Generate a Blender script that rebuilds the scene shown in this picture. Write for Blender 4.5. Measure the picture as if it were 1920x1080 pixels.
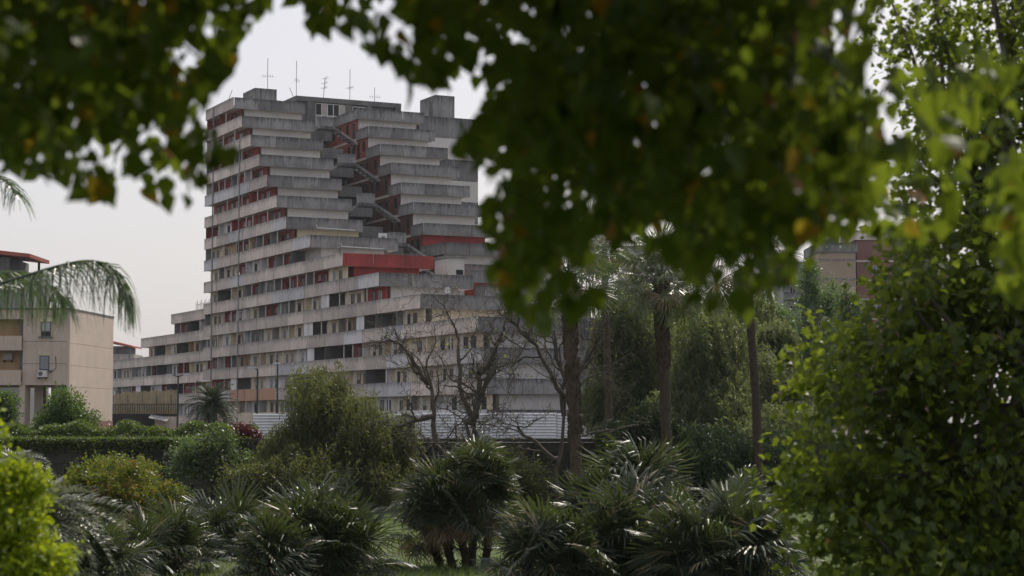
import bpy, math, random
import numpy as np
from mathutils import Vector, Matrix

for o in list(bpy.data.objects): bpy.data.objects.remove(o, do_unlink=True)
SC = bpy.context.scene
COL = SC.collection
R = math.radians

# ------------------------------------------------------------------ camera
FPX = 3650.0                       # focal length in pixels of a 1920 px wide frame
PITCH = math.atan(250 / FPX)
CAM = np.array([0, 0, 4.0])
cd = bpy.data.cameras.new('camera'); co = bpy.data.objects.new('camera', cd); COL.objects.link(co)
co.location = CAM; co.rotation_euler = (math.pi / 2 + PITCH, 0, 0)
cd.sensor_width = 36; cd.lens = 36 * FPX / 1920; cd.clip_start = .1; cd.clip_end = 6000
cd.dof.use_dof = True; cd.dof.focus_distance = 230; cd.dof.aperture_fstop = 2.5
SC.camera = co
# ------------------------------------------------------------------ sky and sun
SUN_AZ, SUN_EL = 25, 50            # azimuth to the right of the view direction (+Y), elevation
w = bpy.data.worlds.new('World'); SC.world = w; w.use_nodes = True
nt = w.node_tree; nt.nodes.clear()
sky = nt.nodes.new('ShaderNodeTexSky'); sky.sky_type = 'NISHITA'; sky.sun_disc = False
sky.sun_elevation = R(SUN_EL); sky.sun_rotation = R(SUN_AZ)
sky.air_density = 1.0; sky.dust_density = 4.0; sky.ozone_density = 1.0
mixw = nt.nodes.new('ShaderNodeMix'); mixw.data_type = 'RGBA'; mixw.inputs[0].default_value = .6
mixw.inputs[7].default_value = (7.35, 7.05, 7.3, 1)     # thin white veil of high cloud
bg = nt.nodes.new('ShaderNodeBackground'); bg.inputs[1].default_value = .12
wo = nt.nodes.new('ShaderNodeOutputWorld')
nt.links.new(sky.outputs[0], mixw.inputs[6]); nt.links.new(mixw.outputs[2], bg.inputs[0]); nt.links.new(bg.outputs[0], wo.inputs[0])
sl = bpy.data.lights.new('sun', 'SUN'); sl.energy = 3.8; sl.angle = R(.6); sl.color = (1, .93, .82)
so = bpy.data.objects.new('sun', sl); COL.objects.link(so)
sdir = Vector((math.sin(R(SUN_AZ)) * math.cos(R(SUN_EL)), math.cos(R(SUN_AZ)) * math.cos(R(SUN_EL)), math.sin(R(SUN_EL))))
so.rotation_euler = sdir.to_track_quat('Z', 'Y').to_euler(); so.location = (0, 0, 90)
SC.view_settings.view_transform = 'Standard'; SC.view_settings.look = 'None'
SC.view_settings.gamma = 1; SC.view_settings.use_curve_mapping = False
SC.view_settings.exposure = 0.0
SC.cycles.use_denoising = True
SC.cycles.max_bounces = 5; SC.cycles.diffuse_bounces = 3; SC.cycles.transmission_bounces = 3
SC.cycles.transparent_max_bounces = 8; SC.cycles.volume_bounces = 0
SC.cycles.sample_clamp_indirect = 6

# ------------------------------------------------------------------ helpers
def ray(px, py):
    a = (px - 960) / FPX; b = (540 - py) / FPX
    return np.array([a, math.cos(PITCH) - b * math.sin(PITCH), math.sin(PITCH) + b * math.cos(PITCH)])
def P(px, py, Y):
    d = ray(px, py); return CAM + d * (Y / d[1])
def link(o, parent=None):
    COL.objects.link(o)
    if parent is not None: o.parent = parent
    return o
def tag(o, label=None, cat=None, group=None, kind=None):
    if label: o['label'] = label
    if cat: o['category'] = cat
    if group: o['group'] = group
    if kind: o['kind'] = kind
    return o
def empty(name, loc=(0, 0, 0), rz=0, label=None, cat=None, group=None):
    o = bpy.data.objects.new(name, None); o.empty_display_size = .2
    o.location = loc; o.rotation_euler = (0, 0, rz); link(o); return tag(o, label, cat, group)
def obj(name, me, mat=None, parent=None, loc=None, rot=None, scale=None):
    if mat is not None and len(me.materials) == 0:
        for m in (mat if isinstance(mat, (list, tuple)) else [mat]): me.materials.append(m)
    o = bpy.data.objects.new(name, me)
    if loc is not None: o.location = loc
    if rot is not None: o.rotation_euler = rot
    if scale is not None: o.scale = (scale,) * 3 if isinstance(scale, (int, float)) else scale
    return link(o, parent)

class MB:
    """collects boxes, prisms and tubes into one mesh"""
    def __init__(s): s.v = []; s.f = []; s.m = []; s.cur = 0
    def mat(s, i): s.cur = i; return s
    def add(s, vs, fs):
        n = len(s.v); s.v += [tuple(p) for p in vs]
        s.f += [tuple(i + n for i in f) for f in fs]; s.m += [s.cur] * len(fs)
        return s
    def box(s, x0, x1, y0, y1, z0, z1):
        return s.add([(x0, y0, z0), (x1, y0, z0), (x1, y1, z0), (x0, y1, z0), (x0, y0, z1), (x1, y0, z1), (x1, y1, z1), (x0, y1, z1)],
                     [(0, 3, 2, 1), (4, 5, 6, 7), (0, 1, 5, 4), (1, 2, 6, 5), (2, 3, 7, 6), (3, 0, 4, 7)])
    def hexa(s, low, high):     # two quads of four points
        return s.add(list(low) + list(high), [(0, 3, 2, 1), (4, 5, 6, 7), (0, 1, 5, 4), (1, 2, 6, 5), (2, 3, 7, 6), (3, 0, 4, 7)])
    def tube(s, pts, rad, n=6, cap=True):
        pts = [Vector(p) for p in pts]; rad = [rad] * len(pts) if isinstance(rad, (int, float)) else rad
        vs = []; fs = []; up = Vector((.31, .17, .93))
        t0 = (pts[1] - pts[0]).normalized(); a = t0.cross(up)
        if a.length < .1: a = t0.cross(Vector((1, 0, 0)))
        a.normalize()
        for i, p in enumerate(pts):
            t = (pts[min(i + 1, len(pts) - 1)] - pts[max(i - 1, 0)]).normalized()
            a = (a - t * a.dot(t)); a = a.normalized() if a.length > 1e-6 else t.orthogonal().normalized(); b = t.cross(a)
            for k in range(n):
                q = 2 * math.pi * k / n; vs.append(p + (a * math.cos(q) + b * math.sin(q)) * rad[i])
        for i in range(len(pts) - 1):
            for k in range(n):
                k2 = (k + 1) % n; fs.append((i * n + k, i * n + k2, (i + 1) * n + k2, (i + 1) * n + k))
        if cap:
            fs.append(tuple(range(n - 1, -1, -1))); fs.append(tuple((len(pts) - 1) * n + k for k in range(n)))
        return s.add(vs, fs)
    def mesh(s, name, smooth=False):
        me = bpy.data.meshes.new(name); me.from_pydata(s.v, [], s.f)
        if max(s.m, default=0) > 0: me.polygons.foreach_set('material_index', s.m)
        if smooth: me.polygons.foreach_set('use_smooth', [True] * len(s.f))
        me.update(); return me
    def build(s, name, mat, parent=None, loc=None, rot=None, smooth=False):
        return obj(name, s.mesh(name, smooth), mat, parent, loc, rot)

# ---- leaves: many copies of a small template joined with numpy
def norm(a): return a / np.maximum(np.linalg.norm(a, axis=-1, keepdims=True), 1e-9)
def basis(tip, nrm):
    y = norm(tip); z = nrm - (nrm * y).sum(-1, keepdims=True) * y; z = norm(z); x = np.cross(y, z)
    return np.stack([x, y, z], -1)
def leaf_mesh(name, tv, tf, pos, tip, nrm, size, rnd, mats=None):
    tv = np.asarray(tv, float); N = len(pos); n = len(tv)
    size = np.asarray(size, float)
    if size.ndim == 1: size = np.repeat(size[:, None], 3, 1)
    B = basis(np.asarray(tip, float), np.asarray(nrm, float))
    V = (np.einsum('nij,nvj->nvi', B, tv[None] * size[:, None, :]) + np.asarray(pos)[:, None, :]).reshape(-1, 3)
    lens = np.array([len(f) for f in tf]); flat = np.concatenate([np.array(f) for f in tf])
    L = (flat[None] + (np.arange(N) * n)[:, None]).ravel()
    tot = np.tile(lens, N); start = np.concatenate([[0], np.cumsum(tot)[:-1]])
    me = bpy.data.meshes.new(name)
    me.vertices.add(len(V)); me.vertices.foreach_set('co', V.astype(np.float32).ravel())
    me.loops.add(len(L)); me.loops.foreach_set('vertex_index', L.astype(np.int32))
    me.polygons.add(len(tot)); me.polygons.foreach_set('loop_start', start.astype(np.int32))
    at = me.attributes.new('rnd', 'FLOAT', 'POINT'); at.data.foreach_set('value', np.repeat(np.asarray(rnd, np.float32), n))
    me.update(calc_edges=True); return me
DIAMOND = ([(0, 0, 0), (.32, .45, .07), (0, 1, 0), (-.32, .45, .07)], [(0, 1, 2), (0, 2, 3)])
SLIM = ([(0, 0, 0), (.11, .45, .02), (0, 1, -.05), (-.11, .45, .02)], [(0, 1, 2), (0, 2, 3)])
def _outline(pts, z=lambda x, y: 0.0):
    v = [(0, .35, z(0, .35))] + [(x, y, z(x, y)) for x, y in pts]
    n = len(pts); return v, [(0, 1 + i, 1 + (i + 1) % n) for i in range(n)]
_half = [(.10, -.02), (.42, .08), (.30, .24), (.56, .46), (.30, .50), (.26, .72)]
MAPLE = _outline([(0, .02)] + _half + [(0, 1.05)] + [(-x, y) for x, y in reversed(_half)], lambda x, y: .25 * abs(x) - .12 * y * y)
_half = [(.16, -.06), (.40, .06), (.50, .28), (.38, .55), (.18, .80)]
BROAD = _outline([(0, 0)] + _half + [(0, 1.08)] + [(-x, y) for x, y in reversed(_half)], lambda x, y: .22 * abs(x) - .16 * y * y)
RNG = np.random.default_rng(7)
def rdir(n): return norm(RNG.normal(size=(n, 3)))

# ------------------------------------------------------------------ materials
MATS = {}
def newmat(name):
    m = bpy.data.materials.new(name); m.use_nodes = True; m.node_tree.nodes.clear(); MATS[name] = m
    N = m.node_tree.nodes; L = m.node_tree.links
    out = N.new('ShaderNodeOutputMaterial')
    return m, N, L, out
def ramp(N, stops, interp='LINEAR'):
    r = N.new('ShaderNodeValToRGB'); r.color_ramp.interpolation = interp; e = r.color_ramp.elements
    while len(e) > 1: e.remove(e[-1])
    e[0].position = stops[0][0]; e[0].color = (*stops[0][1], 1)
    for p, c in stops[1:]:
        q = e.new(p); q.color = (*c, 1)
    return r
def mixc(N, L, fac, a, b, blend='MIX'):
    m = N.new('ShaderNodeMix'); m.data_type = 'RGBA'; m.blend_type = blend
    for i, s in ((0, fac), (6, a), (7, b)):
        if hasattr(s, 'links'): L.new(s, m.inputs[i])
        else: m.inputs[i].default_value = s if i == 0 else (*s, 1)
    return m.outputs[2]
def noise(N, L, scale, detail=4, vec=None, sc=None, rough=.55):
    n = N.new('ShaderNodeTexNoise'); n.inputs['Scale'].default_value = scale; n.inputs['Detail'].default_value = detail
    n.inputs['Roughness'].default_value = rough
    if vec is not None:
        if sc is not None:
            mp = N.new('ShaderNodeMapping'); mp.inputs['Scale'].default_value = sc; L.new(vec, mp.inputs[0]); vec = mp.outputs[0]
        L.new(vec, n.inputs['Vector'])
    return n.outputs['Fac']
def mrange(N, L, v, a, b, c=0, d=1):
    m = N.new('ShaderNodeMapRange'); L.new(v, m.inputs[0])
    for i, x in enumerate((a, b, c, d)): m.inputs[i + 1].default_value = x
    return m.outputs[0]
def surf(name, col, rough=.85, var=.25, scale=.4, dirt=(.05, .05, .05), streak=.0, top=.0, bump=.15, spec=.3, rand=.12, metallic=0):
    """weathered plaster / concrete: blotches, vertical rain streaks, grime that runs down from the top edge"""
    m, N, L, out = newmat(name)
    p = N.new('ShaderNodeBsdfPrincipled'); p.inputs['Roughness'].default_value = rough; p.inputs['Specular IOR Level'].default_value = spec
    p.inputs['Metallic'].default_value = metallic
    g = N.new('ShaderNodeNewGeometry'); pos = g.outputs['Position']
    oi = N.new('ShaderNodeObjectInfo')
    a = noise(N, L, scale, 6, pos); b = noise(N, L, scale * 7, 4, pos)
    dk = tuple(c * (1 - var) for c in col); lt = tuple(min(1, c * (1 + var * .6)) for c in col)
    c = ramp(N, [(.3, dk), (.55, col), (.75, lt)]); L.new(a, c.inputs[0]); c = c.outputs[0]
    c = mixc(N, L, mrange(N, L, b, .45, .75, 0, .35), c, dk)
    rv = N.new('ShaderNodeHueSaturation'); L.new(c, rv.inputs['Color']); L.new(mrange(N, L, oi.outputs['Random'], 0, 1, 1 - rand, 1 + rand), rv.inputs['Value']); c = rv.outputs[0]
    if streak > 0:
        s = noise(N, L, 1.0, 5, pos, (3.6, 3.6, .13), .75)
        c = mixc(N, L, mrange(N, L, s, .5, .72, 0, streak), c, dirt)
    if top > 0:
        tc = N.new('ShaderNodeTexCoord'); sx = N.new('ShaderNodeSeparateXYZ'); L.new(tc.outputs['Generated'], sx.inputs[0])
        s = noise(N, L, 1.0, 6, pos, (3.2, 3.2, .2), .75)
        ad = N.new('ShaderNodeMath'); ad.operation = 'MULTIPLY_ADD'; L.new(sx.outputs[2], ad.inputs[0]); ad.inputs[1].default_value = .55
        L.new(s, ad.inputs[2])
        c = mixc(N, L, mrange(N, L, ad.outputs[0], .84, 1.12, 0, top), c, dirt)
    L.new(c, p.inputs['Base Color'])
    if bump:
        bm = N.new('ShaderNodeBump'); bm.inputs['Strength'].default_value = bump; bm.inputs['Distance'].default_value = .05
        L.new(noise(N, L, 6, 5, pos), bm.inputs['Height']); L.new(bm.outputs[0], p.inputs['Normal'])
    L.new(p.outputs[0], out.inputs[0]); return m
def plain(name, col, rough=.6, metallic=0, spec=.5, rand=.0):
    return surf(name, col, rough, .12, 2.0, bump=0, spec=spec, rand=rand, metallic=metallic)
def leafmat(name, stops, trans=(.25, .4, .04), tf=.35, rough=.45, spec=.4):
    m, N, L, out = newmat(name)
    at = N.new('ShaderNodeAttribute'); at.attribute_name = 'rnd'
    c = ramp(N, stops); L.new(at.outputs['Fac'], c.inputs[0])
    p = N.new('ShaderNodeBsdfPrincipled'); p.inputs['Roughness'].default_value = rough; p.inputs['Specular IOR Level'].default_value = spec
    L.new(c.outputs[0], p.inputs['Base Color'])
    t = N.new('ShaderNodeBsdfTranslucent')
    tcol = mixc(N, L, .55, c.outputs[0], trans); L.new(tcol, t.inputs[0])
    mx = N.new('ShaderNodeMixShader'); mx.inputs[0].default_value = tf
    L.new(p.outputs[0], mx.inputs[1]); L.new(t.outputs[0], mx.inputs[2]); L.new(mx.outputs[0], out.inputs[0])
    return m

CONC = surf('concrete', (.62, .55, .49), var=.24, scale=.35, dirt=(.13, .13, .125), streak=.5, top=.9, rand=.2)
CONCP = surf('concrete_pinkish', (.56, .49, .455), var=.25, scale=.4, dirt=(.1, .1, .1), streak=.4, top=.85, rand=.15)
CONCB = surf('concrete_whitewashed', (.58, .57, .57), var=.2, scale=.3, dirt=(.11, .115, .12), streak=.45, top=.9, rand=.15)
CONC2 = surf('concrete_cool', (.235, .232, .23), var=.35, scale=.5, dirt=(.04, .044, .05), streak=.7, top=.95, rand=.22)  # end faces' weaker light put into a darker, cooler tone, plus stains
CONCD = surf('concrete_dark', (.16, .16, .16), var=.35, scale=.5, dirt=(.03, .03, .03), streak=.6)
WHITEW = surf('end_wall_paint', (.55, .53, .51), var=.16, scale=.25, dirt=(.2, .2, .2), streak=.25, rand=.1)
YELLW = surf('yellowed_paint', (.55, .49, .36), var=.16, scale=.25, dirt=(.2, .18, .15), streak=.25)
REDW = surf('red_plaster', (.32, .055, .05), var=.4, scale=.4, dirt=(.07, .03, .03), streak=.6)
REDO = surf('orange_red_plaster', (.25, .075, .055), var=.3, scale=.5, dirt=(.1, .04, .03), streak=.4)
REDSHADE = surf('recess_shade_red_plaster', (.13, .05, .042), var=.45, scale=.4, dirt=(.03, .025, .025), streak=.6)  # shade inside the stair gap put into a darkened red
CREAM = surf('cream_plaster', (.66, .57, .43), var=.2, scale=.5, dirt=(.2, .16, .12), streak=.3)
WHITEP = surf('white_plaster', (.68, .67, .67), var=.18, scale=.5, dirt=(.2, .2, .2), streak=.3)
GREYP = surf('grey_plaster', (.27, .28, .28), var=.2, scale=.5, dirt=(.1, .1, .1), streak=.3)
OCHRE = surf('ochre_plaster', (.46, .31, .18), var=.2, scale=.5, dirt=(.2, .12, .08), streak=.3)
PEACH = surf('peach_paint', (.55, .33, .22), var=.15, scale=.5, dirt=(.2, .12, .08), streak=.25)
BEIGE = surf('beige_render', (.52, .43, .35), var=.12, scale=.35, dirt=(.16, .14, .12), streak=.3, rand=0)
STONE = surf('wall_concrete', (.045, .043, .036), var=.4, scale=.8, dirt=(.03, .035, .025), streak=.6)  # tree shade over the retaining wall put into this dark base colour
POSTW = plain('white_post', (.6, .6, .58), .5)
FRAMEW = plain('window_frame_white', (.6, .6, .6), .4)
FRAMED = plain('window_frame_dark', (.05, .045, .04), .5)
GLASS = plain('dark_glass', (.01, .012, .014), .2, spec=.25)
SHUT = plain('grey_shutter', (.2, .22, .25), .6)
SHUTB = plain('beige_shutter', (.36, .34, .31), .6)
METAL = plain('dark_metal', (.05, .052, .055), .5, .6)
GALV = plain('galvanised_metal', (.35, .36, .37), .45, .7)
SHEET = surf('hoarding_sheet', (.62, .63, .64), .45, .12, .6, dirt=(.3, .27, .22), streak=.3)
REED = surf('reed_mat', (.34, .28, .17), .8, .3, 1.2, dirt=(.12, .1, .05), streak=.5)
ROOFR = surf('red_roof', (.35, .1, .07), .7, .2, .6)
TOWERM = surf('tower_render', (.34, .27, .2), .85, .1, .4)
BEIGE2 = surf('beige_end_render', (.55, .455, .38), var=.1, scale=.5, dirt=(.3, .25, .2), streak=.1, rand=0)
BRICKR = surf('brick_red_plaster', (.23, .115, .1), .85, .15, .5)
BARK = surf('bark', (.11, .085, .062), .9, .4, 3.0, dirt=(.03, .025, .02), streak=.3, bump=.6)
BARKG = surf('grey_bark', (.10, .085, .07), .9, .4, 4.0, dirt=(.04, .035, .03), streak=.3, bump=.6)
PALMB = surf('palm_bark', (.065, .047, .034), .9, .4, 5.0, dirt=(.06, .04, .03), streak=.2, bump=.6)
# ------------------------------------------------------------------ ground
def sheet(name, x0, x1, y0, y1, z, nx, ny, mat, amp=0, sc=.1):
    xs = np.linspace(x0, x1, nx); ys = np.linspace(y0, y1, ny)
    X, Y = np.meshgrid(xs, ys); Z = z + amp * (np.sin(X * sc * 1.3 + 1) * np.cos(Y * sc + .4) + .5 * np.sin(X * sc * 3.1 + Y * sc * 2.3))
    v = np.stack([X, Y, Z], -1).reshape(-1, 3)
    f = [(j * nx + i, j * nx + i + 1, (j + 1) * nx + i + 1, (j + 1) * nx + i) for j in range(ny - 1) for i in range(nx - 1)]
    me = bpy.data.meshes.new(name); me.from_pydata(v.tolist(), [], f); me.update()
    return tag(obj(name, me, mat), kind='structure')
def groundmat(name, a, b, c, sc):
    m, N, L, out = newmat(name); p = N.new('ShaderNodeBsdfPrincipled'); p.inputs['Roughness'].default_value = .95
    g = N.new('ShaderNodeNewGeometry'); q = noise(N, L, sc, 8, g.outputs['Position'], rough=.65)
    r = ramp(N, [(.35, a), (.5, b), (.68, c)]); L.new(q, r.inputs[0]); L.new(r.outputs[0], p.inputs['Base Color']); L.new(p.outputs[0], out.inputs[0]); return m
LAWN = groundmat('lawn_turf', (.03, .045, .015), (.055, .085, .022), (.09, .12, .035), .5)
STREET = groundmat('asphalt_street', (.045, .045, .045), (.06, .058, .055), (.08, .078, .07), .3)
sheet('lawn', -420, 420, -60, 92.6, 0, 60, 40, LAWN, .05, .12)
sheet('ground', -900, 900, 92.3, 1000, 2.6, 30, 30, STREET, 0)

# ------------------------------------------------------------------ the sail-shaped block
TH = math.atan2(-.8996, .437)
VO = (-42.58, 270.0, 0)
vela = empty('apartment_block', VO, TH, 'huge stepped sail-shaped concrete apartment block with red and cream loggias', 'building')
ZT = [47.55 - 3.03 * k for k in range(15)]
AT = [11.5, 15.1, 18.8, 22.5, 25.6, 29.4, 33.1, 41.7, 52.6, 63.8, 75.2, 89.5, 90.8, 91.6, 91.6]
BT = [10.3, 14.1, 18.5, 22.4, 25.8, 30.0, 33.3, 40.0, 44.4, 52, 60, 68, 72, 72, 72]
rv = random.Random(11)
CACHE = {}
def cbox(name, key, lx, ly, lz, mat, parent, loc, bevel=0):
    """a box whose mesh is shared by all pieces of that size and material"""
    k = (key, round(lx, 2), round(ly, 2), round(lz, 2), mat.name)
    if k not in CACHE:
        CACHE[k] = MB().box(0, lx, 0, ly, 0, lz).mesh(name); CACHE[k].materials.append(mat)
    return obj(name, CACHE[k], None, parent, loc)
def panels_t(t0, t1, v, z, mat, L=6.0, h=1.5, parent=vela, out=0, mats=None):
    n = max(1, round((t1 - t0) / L)); s = (t1 - t0) / n
    for i in range(n):
        m = mat if not mats else mats(i, n)
        cbox('parapet_panel', 'p', s - .12, .16, h, m, parent, (t0 + i * s + .06, v + rv.uniform(-.015, .015), z))
def panels_v(v0, v1, t, z, mat, n=3, h=1.5, parent=vela):
    s = (v1 - v0) / n
    for i in range(n):
        cbox('parapet_panel', 'q', .16, s - .1, h, mat, parent, (t - .16 + rv.uniform(-.015, .015), v0 + i * s + .05, z))

def window_mesh(wd, ht, frame, glass, shut=0, shmat=None, name='window'):
    k = ('w', wd, ht, frame.name, glass.name, shut)
    if k not in CACHE:
        b = MB(); f = .06
        b.mat(0); b.box(0, f, -.05, .03, 0, ht); b.box(wd - f, wd, -.05, .03, 0, ht); b.box(f, wd - f, -.05, .03, ht - f, ht); b.box(f, wd - f, -.05, .03, 0, f)
        if wd > .9: b.box(wd / 2 - .025, wd / 2 + .025, -.04, .03, f, ht - f)
        b.mat(1); b.box(f, wd - f, -.012, .03, f, ht - f)
        if shut: b.mat(2); b.box(f, wd - f, -.035, -.013, ht - f - shut * (ht - 2 * f), ht - f)
        me = b.mesh(name)
        for m in (frame, glass, shmat or SHUT): me.materials.append(m)
        CACHE[k] = me
    return CACHE[k]
def bay_windows(t0, ln, v, z, red):
    spots = rv.choice([[.26, .6], [.3, .62], [.2, .52], [.35, .68]])
    for j, s in enumerate(spots):
        kind = rv.random()
        fr = FRAMEW if rv.random() < .3 else FRAMED
        if kind < .62: me = window_mesh(1.0, 2.3, fr, GLASS, name='balcony_door'); zz = z + .02; nm = 'balcony_door'
        elif kind < .8: me = window_mesh(1.0, 2.3, fr, GLASS, .3, SHUTB, name='balcony_door'); zz = z + .02; nm = 'balcony_door'
        else: me = window_mesh(1.0, 1.35, fr, GLASS, rv.choice([0, 0, .5, 1.0]), SHUT); zz = z + .95; nm = 'window'
        obj(nm, me, None, vela, (t0 + s * ln, v - .01, zz))
WALLM = {'R': REDW, 'O': OCHRE, 'C': CREAM, 'W': WHITEP, 'G': GREYP, 'E': PEACH, 'S': REDO}
def bay(t0, ln, vf, z0, z1, code):
    """one loggia: back wall with openings, a side partition and a slim post; enclosed or open variants"""
    h = z1 - z0 - .004
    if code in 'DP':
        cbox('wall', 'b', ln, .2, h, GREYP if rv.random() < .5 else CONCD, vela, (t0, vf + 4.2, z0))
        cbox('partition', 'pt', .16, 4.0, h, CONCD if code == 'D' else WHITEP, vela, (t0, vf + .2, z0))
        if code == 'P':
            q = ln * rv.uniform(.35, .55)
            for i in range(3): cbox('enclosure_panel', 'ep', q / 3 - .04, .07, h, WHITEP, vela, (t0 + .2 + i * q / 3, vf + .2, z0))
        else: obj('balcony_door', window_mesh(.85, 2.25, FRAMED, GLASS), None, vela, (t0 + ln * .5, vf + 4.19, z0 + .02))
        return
    m = WALLM[code]
    if code == 'R' and rv.random() < .2: m = REDO
    dep = {'R': 1.35, 'S': 1.35, 'G': .8}.get(code, 1.0)
    cbox('wall', 'b', ln, .2, h, m, vela, (t0, vf + dep, z0))
    bay_windows(t0, ln, vf + dep, z0, code)
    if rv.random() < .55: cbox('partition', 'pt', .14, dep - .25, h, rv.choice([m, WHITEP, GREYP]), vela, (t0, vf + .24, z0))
    cbox('post', 'ps', .1, .1, h, POSTW, vela, (t0 + ln * .5, vf + .2, z0))
    if t0 > 0 and rv.random() < .5: cbox('post', 'ps', .1, .1, h, POSTW, vela, (t0 + .2, vf + .2, z0))
CODES = {1: 'RR', 2: 'RRR', 3: 'RRRR', 4: 'RRRRR', 5: 'RRRRR', 6: 'RWRRRR', 7: 'CORORR', 8: 'CCRWRRD', 9: 'CDCRGRRRC',
         10: 'CRWCRGCCPCRCPC', 11: 'CWCGCCCPCOPDCCC', 12: 'RROCCCWPDRCCCCCO', 13: 'RRPCWWWCCCDCCCWC', 14: 'OCOWCGWCCCWCCWCWC'}
for k in range(15):
    z = ZT[k]; tr = AT[k]; lowmat = CONC
    def mats(i, n, k=k):
        if k == 13 and i in (2, 3, 4): return PEACH
        if k == 14: return CREAM if i < 6 else WHITEP
        return rv.choice([CONC, CONC, CONC, CONCP, CONCB])
    panels_t(-1.0, tr, 0, z - 1.5, CONC, mats=mats)
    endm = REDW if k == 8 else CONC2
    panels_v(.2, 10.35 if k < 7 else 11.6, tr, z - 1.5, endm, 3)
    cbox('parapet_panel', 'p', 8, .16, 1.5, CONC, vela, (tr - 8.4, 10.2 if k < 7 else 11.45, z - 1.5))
    MB().box(-1.0, tr - .17, .17, 10.15, z - 1.44, z - 1.1).build('floor_slab', CONC, vela)
    if k == 0: continue
    z0, z1 = z - 1.098, ZT[k - 1] - 1.442
    te = AT[k - 1] - .9
    em = {7: YELLW, 9: REDW, 11: CREAM}.get(k, WHITEW)
    MB().box(-.9, te, 6.2 if k > 7 else 1.92, 10.1, z0, z1).build('end_wall', em, vela)
    if k > 7: MB().box(te - 7, te, 1.92, 6.19, z0, z1).build('end_wall', em, vela)
    n = max(1, round((te + 1) / 6)); ln = (te + 1) / n; cs = CODES[k]
    for i in range(n):
        bay(-1.0 + i * ln, ln, 0, z0, z1, cs[i] if i < len(cs) else rv.choice('CCWGO'))
# block behind the gap
for k in range(15):
    z = ZT[k]; tr = BT[k]; tp = BT[k - 1] if k else -3
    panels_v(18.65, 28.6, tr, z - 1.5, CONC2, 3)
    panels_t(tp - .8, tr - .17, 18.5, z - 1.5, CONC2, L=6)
    MB().box(-3, tr - .18, 18.68, 28.5, z - 1.44, z - 1.1).build('floor_slab', CONC, vela)
    if k == 0: continue
    z0, z1 = z - 1.098, ZT[k - 1] - 1.442; te = tp - .9
    em = REDW if k in (7, 9) else WHITEW
    MB().box(-3, te, 18.9, 27.7, z0, z1).build('end_wall', em, vela)
    MB().box(-3, te - .02, 18.7, 18.88, z0 - .34, z1 + .3).build('gap_wall', REDO if k < 3 else REDSHADE, vela)
    x = te - 1.6
    while x > -2:
        nm = rv.choice(['window', 'balcony_door', 'window'])
        me = window_mesh(1.0, 1.35, FRAMED, GLASS) if nm == 'window' else window_mesh(.85, 2.25, FRAMED, GLASS)
        obj(nm, me, None, vela, (x, 18.69, z0 + (.9 if nm == 'window' else .05))); x -= rv.choice([1.9, 2.4, 3.1])
# core and lower wing behind, stepped end walls
for k in range(0, 15):
    z = ZT[k]; tc = 8 + max(0, k - 5) * 4
    MB().box(-12, tc, 28.7, 38 , z - 1.5 - (1.5 if k < 14 else 1.0), z).build('rear_wing_wall', WHITEW if k % 2 else CONC2, vela)
MB().box(-2.6, 3.0, 33.4, 36.5, 47.56, 51.6).build('lift_tower', CONC2, vela)
obj('tower_louvre', MB().box(-.8, .4, -.03, .03, 0, 2.2).mesh('tower_louvre'), FRAMED, vela, (1.6, 33.38, 48.6))
b = MB().box(0.4, 5.6, 5, 5.2, 46.5, 50.1).box(.4, 5.6, 8, 8.2, 46.5, 50.1).box(5.4, 5.6, 5.21, 7.99, 46.5, 50.1).box(.4, 5.4, 5.21, 7.99, 49.8, 50.1).box(.4, .6, 5.21, 7.99, 46.5, 49.79)
b.build('roof_tank_room', CONC2, vela)
obj('tank_room_opening', MB().box(0, 3.4, -.02, .03, 0, 1.0).mesh('tank_room_opening'), FRAMED, vela, (1.4, 4.99, 48.2))
# penthouse bridging the gap
pt = -.5
b = MB(); b.box(-14, pt, 13.2, 29.5, 49.85, 50.55); b.box(-13, pt - .6, 14.6, 29.2, 45.6, 49.84)
b.box(pt - .59, pt - .05, 15, 16.2, 44.5, 49.84).box(pt - .59, pt - .05, 20.9, 21.9, 45, 49.84).box(pt - .59, pt - .05, 24.1, 24.9, 45, 49.84).box(pt - .59, pt - .05, 28.6, 29.5, 45, 49.84)
b.build('roof_pavilion', CONCD, vela)
def glazing(name, v0, v1, z0, z1, nc, nr, t, broken=()):
    b = MB(); b.mat(0); f = .1
    for i in range(nc + 1):
        v = v0 + (v1 - v0) * i / nc; b.box(t - .05, t + .05, v - f / 2, v + f / 2, z0, z1)
    for j in range(nr + 1):
        z = z0 + (z1 - z0) * j / nr
        for i in range(nc):
            a = v0 + (v1 - v0) * i / nc + f / 2; c = v0 + (v1 - v0) * (i + 1) / nc - f / 2; b.box(t - .045, t + .045, a, c, z - f / 2, z + f / 2)
    o = b.build(name, FRAMEW, vela)
    for i in range(nc):
        for j in range(nr):
            a = v0 + (v1 - v0) * i / nc + f / 2; c = v0 + (v1 - v0) * (i + 1) / nc - f / 2
            za = z0 + (z1 - z0) * j / nr + f / 2; zc = z0 + (z1 - z0) * (j + 1) / nr - f / 2
            MB().box(t - .02, t + .02, a, c, za, zc).build('pane', rv.choice([GLASS, SHUT, GLASS, SHUTB]), o)
glazing('pavilion_window', 16.3, 20.8, 46.3, 49.7, 5, 2, pt - .3)
glazing('pavilion_window', 22, 24.0, 46.9, 49.6, 2, 1, pt - .3)
glazing('pavilion_window', 25, 28.5, 47.2, 49.3, 4, 1, pt - .3)
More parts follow.
